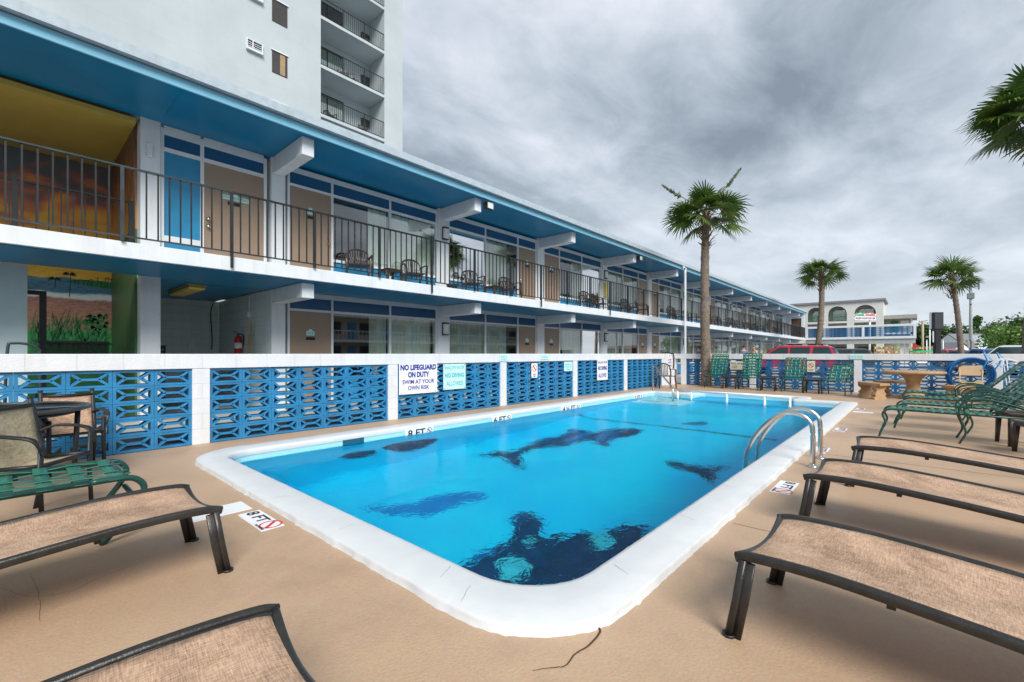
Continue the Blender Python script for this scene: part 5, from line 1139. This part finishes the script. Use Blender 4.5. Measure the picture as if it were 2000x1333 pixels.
# shop sign
o = thing('shop_sign', 'shop sign with green and pink letters above a purple lettered oval board', 'sign', at(1690,62))
fz = lambda u, v, d: tuple(at(1669+u*42, 62-d*-1, 0)+Vector((0,0,hgt(626,62)+v)))
Wm = 42/FPX*62
def sb(name, m, f): b = MB(); f(b); q = b.build(name, m, o, inv=1); return q
sb('lower_board', SIGNW, lambda b: b.prism([(.03+.94*(.5+.5*math.cos(R(a))*(1 if abs(math.cos(R(a))) > .9 else 1)), .30+.28*math.sin(R(a))) if False else p_ for a, p_ in ((0,q_) for q_ in ((.03,0),(.97,0),(1,.18),(1,.38),(.97,.55),(.03,.55),(0,.38),(0,.18)))], fz, 0, .15))
sb('upper_board', SIGNW, lambda b: b.prism([(0,.62),(1,.62),(1,.85),(.75,1.0),(.5,.9),(.25,1.0),(0,.85)], fz, .02, .15))
sb('lettering', mat('ink_purple', lin(.20,.02,.16), .5), lambda b: (lettering(b, 'FROZEN YOGURT SUBS', fz, .06, .15, .74, .26, -.05), ring(b, fz, .9, .28, .06, .14, .04, -.05, 16)))
sb('lettering_green', INKG, lambda b: lettering(b, 'Fresh', fz, .05, .62, .40, .42, -.05)); sb('lettering_pink', INKP, lambda b: lettering(b, 'Stuffs', fz, .52, .62, .44, .40, -.05))
sb('pole', SIGNW, lambda b: b.tube([at(1698,62.3,0), at(1699,62.3,hgt(626,62))], .12, 8))
# black sign, mast, poles, house
o = thing('sign_cabinet', 'black box sign on a thick black post seen from behind', 'sign', at(1830,40), TH, None)
b = MB(); b.box(-.2,-.42,3.32,.3,.42,4.85,.03); b.build('cabinet', BLACK, o); b = MB(); b.box(-.14,-.235,0,.14,.235,3.32,.01); b.build('post', BLACK, o)
b = MB(); b.box(-.205,-.35,3.42,-.201,.35,4.72); b.build('back_panel', mat('panel_dark', lin(.035,.037,.045), .5), o)
b = MB(); b.box(.05,.425,3.4,.25,.46,4.8); b.box(.05,-.46,3.4,.25,-.425,4.8); b.box(0,.25,2.2,.1,.34,3.2,.01); b.box(0,-.34,2.3,.1,-.25,3.2,.01); b.build('side_trim', SIGNW, o)
o = thing('antenna_mast', 'tall pale grey cell antenna mast beyond the trees', 'antenna mast', at(1896,80)); o.scale = (.667,.667,.80)
b = MB(); b.tube([(0,0,0),(0,0,14.0),(0,0,17.6)], .36, 10, scale=[1.2,.8,.7]); b.tube([(0,0,17.6),(0,0,20.5)], .15, 6); b.build('pole', mat('mast_grey', lin(.42,.46,.47), .6), o)
b = MB()
for k in range(6):
    a = k*math.pi/3; x, y = 1.7*math.cos(a), 1.7*math.sin(a); b.box(x-.13,y-.13,15.6,x+.13,y+.13,17.6); b.bar((0,0,16.2),(x,y,16.2),.08,.08); b.bar((0,0,17.0),(x,y,17.0),.08,.08)
b.box(-.7,-.7,13.6,.7,.7,14.9,.1); b.build('antennas', mat('mast_dark', lin(.20,.22,.24), .6), o)
b = MB(); b.lathe([(0,18.0),(.5,18.3),(.55,18.9),(.3,19.4),(.05,20.6)], 8); b.box(-1.1,-.12,12.2,1.1,.12,12.5); b.build('top_beacon', BLACK, o)
for px, Z, py, m_, lab in ((1802,70,627,mat('pole_wood', lin(.48,.40,.28), .8),'pale wooden utility pole right of the walkway'), (1816,60,638,pw,'thin white lamp pole next to the wooden utility pole')):
    o = thing('utility_pole', lab, 'pole', at(px,Z)); b = MB(); b.tube([(0,0,0),(0,0,hgt(py,Z))], .15 if px == 1802 else .07, 8); b.build('shaft', m_, o); b = MB(); b.bar((-.1,0,hgt(py,Z)-.1),(.5 if px == 1816 else -.8,-.6,hgt(py,Z)),.07,.07); b.build('arm', m_, o)
for k_, (pa_, pb2) in enumerate(((at(1802,70,6.1), at(2060,75,5.4)), (at(1802,70,5.6), at(2060,75,4.7)))):
    b = MB(); b.tube([pa_.lerp(pb2, t/8)-Vector((0,0,1.2*(t/8)*(1-t/8))) for t in range(9)], .018, 5); tag(b.build('overhead_wire', BLACK), ('upper', 'lower')[k_]+' overhead wire running right from the pale wooden utility pole', 'wire', 'overhead wires')
for px, lab in ((1810,'left short white post before the far trees'),(1842,'right short white post before the far trees')):
    o = thing('white_post', lab, 'post', at(px,62)); b = MB(); b.tube([(0,0,0),(0,0,3.0)], .06, 8); b.lathe([(.09,3.0),(.03,3.1)], 8); b.build('shaft', pw, o)
o = thing('grey_roof_house', 'white house with grey shingle roof far behind the parking lot', 'house', at(1900,92), TH)
shg = mat('roof_shingle', lin(.20,.20,.215), .9, var=.15)
b = MB(); b.box(0,-5.6,0,7,2.2,2.6); b.build('wall', SIGNW, o)
b = MB(); b.prism([(-.6,2.55),(3.4,5.4),(7.4,2.55)], lambda u, v, d: (u, d, v), -6.0, 1.8); b.build('roof', shg, o)
b = MB(); b.prism([(-.3,2.5),(3.4,5.15),(7.1,2.5)], lambda u, v, d: (u, d, v), 1.803, 1.86); b.build('gable_end', SIGNW, o)
b = MB(); b.prism([(-.6,0),(-.6,2.6),(1.2,4.9),(3.0,2.6),(3.0,0)], lambda u, v, d: (d, u-1.6, v), -2.2, .5); b.build('gable', SIGNW, o)
b = MB(); b.prism([(-.3,2.6),(1.2,4.5),(2.7,2.6)], lambda u, v, d: (d, u-1.6, v+.1), -2.3, -2.21); b.build('gable_trim', SIGNT, o)
o = thing('small_white_house', 'low white gabled shed left of the grey roofed house', 'house', at(1880,84), TH)
b = MB(); b.prism([(-2.0,0),(-2.0,1.6),(0,3.1),(2.0,1.6),(2.0,0)], lambda u, v, d: (d, u, v), 0, 5); b.build('wall', SIGNW, o); b = MB(); b.prism([(-2.2,1.55),(0,3.2),(2.2,1.55),(2.2,1.68),(0,3.35),(-2.2,1.68)], lambda u, v, d: (d, u, v), -.2, 5.2); b.build('roof', shg, o)
b = MB(); b.prism([(0,0),(.5,0),(.5,.55),(0,.55)], lambda u, v, d: (d, u, v), 0, .1)
o = thing('street_sign', 'pair of grey backed signs on the antenna mast line', 'sign', at(1896,56), TH); b = MB(); b.tube([(0,0,0),(0,0,2.9)], .06, 6); b.build('post', GREYMET, o); b = MB(); b.box(-.03,-.45,1.9,.03,-.1,2.75); b.box(-.03,.1,1.9,.03,.45,2.75); b.build('board', mat('sign_back', lin(.25,.25,.24), .5), o)
# ------------------------------------------------------------------ shop display under the walkway
o = thing('shop_display', 'colourful open shop display of bright goods behind the walkway posts', 'display', at(1762,64), TH)
b = MB()
for z in (.6, 1.2, 1.8): b.box(-.4,-4.5,z,.4,4.2,z+.05)
for y in (-4.5,-1.5,1.5,4.2): b.box(-.4,y,0,-.3,y+.1,2.3)
b.build('shelf', mat('rack_wood', lin(.25,.14,.08), .7), o)
for ci, c in enumerate((lin(.6,.08,.05), lin(.62,.5,.05), lin(.6,.45,.35), lin(.1,.35,.12), lin(.55,.25,.1))):
    b = MB()
    for k in range(70):
        y, z = rnd.uniform(-4.4,4.1), rnd.choice((.65,1.25,1.85)); s = rnd.uniform(.08,.2); b.box(-.36,y,z,-.1,y+s,z+s*1.6, .01)
    q = b.build('goods', mat('goods_colour_%d' % ci, c, .6), o); q['kind'] = 'stuff'
o = thing('red_hanging_sign', 'small red sign hanging at the outer corner of the walkway', 'sign', (WX+.1,-.05,1.9)); o.scale = (.5,.5,.5); b = MB(); b.prism([(-.3,-.35),(.2,-.4),(.32,.1),(.25,.38),(-.2,.3),(-.35,0)], lambda u, v, d: (d, u, v), -.1, .1); b.build('board', INKR, o); b = MB(); b.bar((0,0,.32),(.1,.2,.62),.04,.04); b.build('bracket', BLACK, o)
o = thing('green_awning_cart', 'low green topped cart in the parking lot right of the walkway', 'cart', at(1798,50), TH); o.scale = (.8,.55,.82); b = MB(); b.box(-.7,-2.0,.9,.7,2.0,1.0,.02); b.box(-.65,-1.95,.2,.65,1.95,.9,.02); b.build('body', SIGNW, o); b = MB(); b.prism([(-2.1,1.62),(2.1,1.62),(1.8,1.86),(-1.8,1.86)], lambda u, v, d: (d, u, v), -.8, .8); b.build('canopy', INKG, o)
b = MB(); [b.tube([(x,y,1.0),(x,y,1.62)], .03, 6) for x in (-.6,.6) for y in (-1.8,1.8)]; b.build('canopy_post', SIGNW, o)
# ------------------------------------------------------------------ vehicles: length along +x local (front at +x)
def car(name, label, cat, loc, rz, paint, kind='sedan', rack=False):
    o = thing(name, label, cat, loc, rz)
    if kind == 'suv': Lc, Wd, belt, roof = 4.7, 1.85, 1.08, 1.70; body = [(-2.3,.45),(-2.35,.75),(-2.32,1.05),(-1.2,1.1),(.9,1.08),(1.1,1.05),(2.1,.98),(2.32,.85),(2.35,.45)]; cab = [(-2.28,1.06),(-2.05,1.60),(-1.8,1.68),(.05,1.70),(.35,1.65),(1.1,1.06)]
    elif kind == 'truck': Lc, Wd, belt, roof = 5.2, 1.9, 1.05, 1.62; body = [(-2.6,.5),(-2.6,1.05),(-.4,1.06),(1.0,1.05),(1.2,1.02),(2.4,.98),(2.6,.8),(2.6,.45)]; cab = [(-.7,1.04),(-.55,1.55),(-.3,1.62),(.3,1.62),(.55,1.55),(1.2,1.02)]
    else: Lc, Wd, belt, roof = 4.5, 1.78, .92, 1.43; body = [(-2.2,.35),(-2.25,.7),(-2.15,.95),(-1.5,.98),(.9,.95),(1.2,.90),(2.0,.78),(2.22,.62),(2.25,.35)]; cab = [(-1.75,.95),(-1.1,1.36),(-.8,1.42),(.1,1.43),(.4,1.36),(1.2,.90)]
    h = Wd/2
    b = MB(); sec = []; 
    for y, k, dz in ((-h,.985,0),(-h+.09,1,.02),(h-.09,1,.02),(h,.985,0)): sec.append([(x*k, y, z+(dz if z > .6 else 0)) for x, z in body])
    n_ = len(body); vs = [v for s_ in sec for v in s_]; fs_ = [(a*n_+i, a*n_+(i+1) % n_, (a+1)*n_+(i+1) % n_, (a+1)*n_+i) for a in range(3) for i in range(n_)]+[tuple(range(n_))[::-1], tuple(3*n_+i for i in range(n_))]
    b.add(vs, fs_); b.build('body', paint, o)
    b = MB(); inset = lambda z: (z-belt)*.28+.05
    cs = [[(x, -(h-inset(z)), z) for x, z in cab], [(x*.985, -(h-inset(z)-.12), z+.02) for x, z in cab], [(x*.985, (h-inset(z)-.12), z+.02) for x, z in cab], [(x, (h-inset(z)), z) for x, z in cab]]
    m_ = len(cab); b.add([v for s_ in cs for v in s_], [(a*m_+i, a*m_+i+1, (a+1)*m_+i+1, (a+1)*m_+i) for a in range(3) for i in range(m_-1)]+[tuple(range(m_))[::-1], tuple(3*m_+i for i in range(m_))]); b.build('cabin', paint, o)
    x0, x1 = cab[0][0], cab[-1][0]; zt = roof-.10; zb = belt+.05
    def side(xa, xb, xc, xd, s):   # bottom xa..xb, top xc..xd
        b = MB(); e = .012; yb, yt = h-inset(zb)+e, h-inset(zt)+e; b.add([(xa,s*yb,zb),(xb,s*yb,zb),(xd,s*yt,zt),(xc,s*yt,zt)], [(0,1,2,3)]); return b
    cuts = {'suv': [(-2.12,-1.25,-1.95,-1.28),(-1.12,-.25,-1.14,-.25),(-.15,.92,-.15,.28)], 'truck': [(-.55,.2,-.45,.2),(.3,1.05,.3,.5)], 'sedan': [(-1.5,-.35,-1.0,-.35),(-.25,1.0,-.25,.3)]}[kind]
    for s in (-1, 1):
        for c_ in cuts: side(*c_, s).build('side_window', CARGL, o)
    def cross(xa, za, xb, zb_, nm):
        b = MB(); wa, wb_ = h-inset(za)-.10, h-inset(zb_)-.12; nx = Vector((zb_-za, 0, -(xb-xa))).normalized()*.025
        if (nx.x > 0) != (xa > 0): nx = -nx
        b.add([Vector(v)+nx for v in ((xa,-wa,za+.02),(xa,wa,za+.02),(xb,wb_,zb_+.02),(xb,-wb_,zb_+.02))], [(0,1,2,3)]); b.build(nm, CARGL, o)
    (xa, za), (xb, zb2) = cab[-1], cab[-2]; cross(xa-.05*(xa-xb), za+.05*(zb2-za), xb+.05, zb2-.03, 'windshield')
    (xa, za), (xb, zb2) = cab[0], cab[1]; cross(xa+.1*(xb-xa), za+.1*(zb2-za), xb-.02, zb2-.03, 'rear_window')
    for sx in (-1, 1):
        for s in (-1, 1):
            b = MB(); cx = sx*Lc*.30; b.v = []; w0 = MB().lathe([(.0,0),(.2,0),(.31,.02),(.33,.06),(.33,.16),(.31,.2),(0,.2)], 20)
            b.add([(cx+x, s*(h-.19)+s*z, .33+y) for x, y, z in w0.v], w0.f, True); wl = b.build('wheel', RUB, o)
            w1 = MB().lathe([(.0,0),(.19,.0),(.2,.012)], 16); b = MB(); b.add([(cx+x, s*(h+.012)+s*z, .33+y) for x, y, z in w1.v], w1.f, True); b.build('rim', CHROME, wl)
        for s in (-1, 1):
            b = MB(); x = sx*Lc*.495; b.box(x-.03, s*(h-.35), .68 if kind != 'suv' else .82, x+.03, s*(h-.06), .80 if kind != 'suv' else .95, .01); b.build('headlight' if sx > 0 else 'tail_light', M['lamp_glass'] if sx > 0 else INKR, o)
    for s in (-1, 1): b = MB(); b.box(x1-.35, s*(h+.0), belt+.02, x1-.2, s*(h+.16), belt+.16, .03); b.build('mirror', paint, o)
    if rack:
        b = MB()
        for s in (-1, 1): b.tube(cr_([(-1.9,s*.62,1.70),(-1.75,s*.62,1.77),(.0,s*.62,1.79),(.15,s*.62,1.72)], 3), .02, 6)
        for x in (-1.3,-.3): b.tube([(x,-.62,1.78),(x,.62,1.78)], .015, 6)
        b.build('roof_rack', BLACK, o)
    return o
def paint(n, c): 
    m_ = mat(n, c, .25, var=.03, spec=.6); m_.node_tree.nodes['Principled BSDF'].inputs['Coat Weight'].default_value = .6; return m_
RED = paint('car_red', lin(.50,.006,.035)); SIL = paint('car_dark_green_grey', lin(.06,.075,.075)); WHT = paint('car_white', lin(.72,.75,.77)); BLU = paint('car_blue', lin(.01,.10,.48)); RED2 = paint('car_bright_red', lin(.62,.02,.03)); DKG = paint('car_dark_green', lin(.012,.08,.05)); MAR = paint('car_maroon', lin(.06,.012,.02))
car('parked_car', 'red sport utility vehicle with roof rack parked behind the far wall', 'car', (30.0,5.45,0), R(91), RED, 'suv', True).scale = (1.05,1.05,.97)
car('parked_car', 'dark grey car showing just right of the red vehicle', 'car', (38.5,4.3,0), R(95), SIL, 'suv').scale = (1,1,.9)
p_ = at(1862,41); car('parked_car', 'bright red sports car beside the slender palm trunk', 'car', (p_.x,p_.y,0), R(205), RED2, 'sedan').scale = (1,1,1.12)
p_ = at(1893,33); car('parked_car', 'dark maroon car right of the slender palm trunk', 'car', (p_.x,p_.y,0), R(200), MAR, 'sedan')
p_ = at(1930,30); car('parked_truck', 'blue pickup truck between the maroon car and the white car', 'truck', (p_.x,p_.y,0), R(212), BLU, 'truck').scale = (.9,.9,.93)
p_ = at(1992,23); car('parked_car', 'white car with its windshield facing the pool at the right edge', 'car', (p_.x,p_.y,0), R(150), WHT, 'sedan').scale = (1,1,1.12)
# ------------------------------------------------------------------ two people behind the wall
def person(label, loc, rz, shirt, hairc, trous):
    o = thing('person', label, 'person', loc, rz, 'people walking by the motel rooms')
    def skin(name, pts, edges, rad, m, root=0):
        me = bpy.data.meshes.new(name); me.from_pydata(pts, edges, []); me.materials.append(m); q = bpy.data.objects.new(name, me); C.objects.link(q); q.parent = o
        md = q.modifiers.new('skin', 'SKIN'); md.use_smooth_shade = True
        for i, sv in enumerate(me.skin_vertices[0].data): sv.radius = (rad[i] if isinstance(rad[i], tuple) else (rad[i], rad[i])); sv.use_root = (i == root)
        s_ = q.modifiers.new('sub', 'SUBSURF'); s_.levels = s_.render_levels = 1; return q
    P = [(0,0,.92),(0,0,1.05),(0,-.01,1.22),(0,.0,1.38),(0,.0,1.47),(0,-.01,1.54),(0,-.02,1.60),(0,-.015,1.67)]; E = [(i,i+1) for i in range(7)]; Rd = [(.14,.11),(.125,.1),(.15,.11),(.14,.1),(.055,.055),(.065,.07),(.078,.092),(.06,.075)]
    for s in (-1, 1):
        k = len(P); P += [(s*.10,0,.86),(s*.11,.02,.48),(s*.11,-.02,.09),(s*.11,-.15,.035)]; Rd += [.085,.058,.042,.035]; E += [(0,k),(k,k+1),(k+1,k+2),(k+2,k+3)]
        k = len(P); P += [(s*.17,0,1.39),(s*.23,.02,1.12),(s*.24,-.06,.88),(s*.24,-.09,.80)]; Rd += [.052,.042,.028,(.022,.036)]; E += [(3,k),(k,k+1),(k+1,k+2),(k+2,k+3)]
        for f_ in range(4):
            j_ = len(P); y = -.12+.024*f_; P += [(s*.242,y,.765),(s*.235,y-.004,.725-.006*(f_ % 2))]; Rd += [.009,.007]; E += [(k+3,j_),(j_,j_+1)]
        j_ = len(P); P += [(s*.225,-.125,.81),(s*.215,-.14,.775)]; Rd += [.011,.009]; E += [(k+3,j_),(j_,j_+1)]
    skin('body', P, E, Rd, SKIN)
    skin('shirt', [(0,0,.93),(0,-.01,1.2),(0,0,1.39),(-.18,0,1.39),(-.235,.02,1.16),(.18,0,1.39),(.235,.02,1.16)], [(0,1),(1,2),(2,3),(3,4),(2,5),(5,6)], [(.165,.135),(.168,.13),(.155,.115),.068,.062,.068,.062], shirt)
    skin('trousers', [(0,0,.95),(-.1,0,.84),(-.11,.02,.48),(-.11,0,.1),(.1,0,.84),(.11,.02,.48),(.11,0,.1)], [(0,1),(1,2),(2,3),(0,4),(4,5),(5,6)], [(.16,.125),.1,.075,.06,.1,.075,.06], trous)
    b = MB(); vs = []
    for i in range(9):
        for j_ in range(16):
            th, ph = R(4+12*i), 2*math.pi*j_/16; rr_ = 1.0+.03*math.sin(j_*3); vs.append((.084*rr_*math.sin(th)*math.cos(ph), .012+.096*rr_*math.sin(th)*math.sin(ph)+(.02*math.sin(th)), 1.665+.085*math.cos(th) if math.sin(ph) > -.2 or i < 5 else 1.665+.085*math.cos(R(52))))
    b.add(vs, [(i*16+j_, i*16+(j_+1) % 16, (i+1)*16+(j_+1) % 16, (i+1)*16+j_) for i in range(8) for j_ in range(16)], True); b.build('hair', hairc, o)
    for s in (-1, 1):
        b = MB(); b.lathe([(0,-.012),(.011,-.006),(.012,.004),(0,.012)], 8, (s*.032,-.107,1.625)); b.build('eye', INKK, o)
        b = MB(); b.lathe([(0,-.03),(.014,-.02),(.016,.02),(0,.03)], 8, (s*.086,.0,1.61)); b.build('ear', SKIN, o)
    b = MB(); b.add([(0,-.135,1.59),(-.016,-.10,1.585),(.016,-.10,1.585),(0,-.11,1.635)], [(0,1,2),(0,2,3),(0,3,1)]); b.build('nose', SKIN, o)
    b = MB(); b.box(-.022,-.113,1.555,.022,-.098,1.562); b.build('mouth', mat('lips', lin(.3,.1,.08), .5), o)
    return o
person('person in a blue shirt with dark hair walking behind the far wall', at(1452.5,30.5), R(120), mat('shirt_blue', lin(.12,.17,.26), .8), mat('hair_dark', lin(.015,.012,.01), .7), mat('trousers_dark', lin(.04,.04,.05), .8))
person('person in a pale yellow shirt with grey hair walking behind the far wall', at(1472.5,31.5), R(240), mat('shirt_cream', lin(.52,.50,.38), .8), mat('hair_grey', lin(.42,.38,.33), .7), mat('trousers_tan', lin(.22,.18,.13), .8))
# ------------------------------------------------------------------ sky, sun, camera
wld = bpy.data.worlds.new('World'); bpy.context.scene.world = wld; wld.use_nodes = True; nt = wld.node_tree; N, L = nt.nodes, nt.links
SUN_EL, SUN_AZ = R(40), R(240)     # azimuth of the sun, from +x towards +y
bg = N['Background']; sky = N.new('ShaderNodeTexSky'); sky.sky_type = 'NISHITA'; sky.sun_disc = False; sky.sun_elevation = SUN_EL; sky.sun_rotation = R(90)-SUN_AZ
L.new(sky.outputs[0], bg.inputs[0]); bg.inputs[1].default_value = .08
tc = N.new('ShaderNodeTexCoord'); sx = N.new('ShaderNodeSeparateXYZ'); L.new(tc.outputs['Generated'], sx.inputs[0])
def math_(op, a, b=None, c=None):
    m_ = N.new('ShaderNodeMath'); m_.operation = op
    for i, v in enumerate((a, b, c)):
        if v is None: continue
        if isinstance(v, (int, float)): m_.inputs[i].default_value = v
        else: L.new(v, m_.inputs[i])
    return m_.outputs[0]
zc = math_('MAXIMUM', sx.outputs[2], 0.0); den = math_('ADD', zc, .16)
cx_, cy_ = math_('DIVIDE', sx.outputs[0], den), math_('DIVIDE', sx.outputs[1], den)
cb = N.new('ShaderNodeCombineXYZ'); L.new(cx_, cb.inputs[0]); L.new(cy_, cb.inputs[1])
mp = N.new('ShaderNodeMapping'); mp.inputs['Rotation'].default_value = (0,0,R(35)); mp.inputs['Scale'].default_value = (.75,1.15,1); mp.inputs['Location'].default_value = (2.3,.7,0); L.new(cb.outputs[0], mp.inputs[0])
def nz_(s, d, r_, di, loc=None):
    n_ = N.new('ShaderNodeTexNoise'); n_.inputs['Scale'].default_value = s; n_.inputs['Detail'].default_value = d; n_.inputs['Roughness'].default_value = r_; n_.inputs['Distortion'].default_value = di; L.new(mp.outputs[0], n_.inputs['Vector']); return n_.outputs['Fac']
f = math_('ADD', math_('MULTIPLY', nz_(.95, 8, .5, .3), .70), math_('MULTIPLY', nz_(3.6, 7, .6, .4), .30))
cr = N.new('ShaderNodeValToRGB'); e = cr.color_ramp.elements; e[0].position = .37; e[0].color = lin(.17,.205,.25); e[1].position = .66; e[1].color = lin(.60,.63,.68)
for p_, c_ in ((.44,(.25,.295,.345)),(.51,(.355,.40,.455)),(.58,(.47,.505,.56))): q = e.new(p_); q.color = lin(*c_)
L.new(f, cr.inputs[0])
hz_ = N.new('ShaderNodeMapRange'); hz_.inputs[1].default_value = .0; hz_.inputs[2].default_value = .38; hz_.inputs[3].default_value = .8; hz_.inputs[4].default_value = 0; L.new(sx.outputs[2], hz_.inputs[0])
mx = N.new('ShaderNodeMix'); mx.data_type = 'RGBA'; L.new(hz_.outputs[0], mx.inputs[0]); L.new(cr.outputs[0], mx.inputs[6]); mx.inputs[7].default_value = lin(.52,.57,.62)
bg2 = N.new('ShaderNodeBackground'); L.new(mx.outputs[2], bg2.inputs[0]); bg2.inputs[1].default_value = 1.0
ms = N.new('ShaderNodeMixShader'); ms.inputs[0].default_value = .92; L.new(bg.outputs[0], ms.inputs[1]); L.new(bg2.outputs[0], ms.inputs[2]); L.new(ms.outputs[0], N['World Output'].inputs[0])
sn = bpy.data.lights.new('sun', 'SUN'); sn.energy = 2.6; sn.angle = R(30); sn.color = (1,.96,.9); so = bpy.data.objects.new('sun', sn); C.objects.link(so)
dv = Vector((math.cos(SUN_EL)*math.cos(SUN_AZ), math.cos(SUN_EL)*math.sin(SUN_AZ), math.sin(SUN_EL))); so.rotation_euler = dv.to_track_quat('Z','Y').to_euler(); so.location = dv*60
cam = bpy.data.cameras.new('camera'); co = bpy.data.objects.new('camera', cam); C.objects.link(co); co.location = (0,0,EYE); co.rotation_euler = (R(90),0,TH-R(90))
cam.sensor_width = 36; cam.lens = FPX/2000*36; cam.shift_y = (HZ-666.5)/2000; cam.clip_start = .05; cam.clip_end = 3000
sc = bpy.context.scene; sc.camera = co; sc.view_settings.view_transform = 'Standard'; sc.view_settings.look = 'None'; sc.view_settings.exposure = .66
sc.cycles.max_bounces = 10; sc.cycles.diffuse_bounces = 4; sc.cycles.glossy_bounces = 4; sc.cycles.transmission_bounces = 8; sc.cycles.transparent_max_bounces = 12
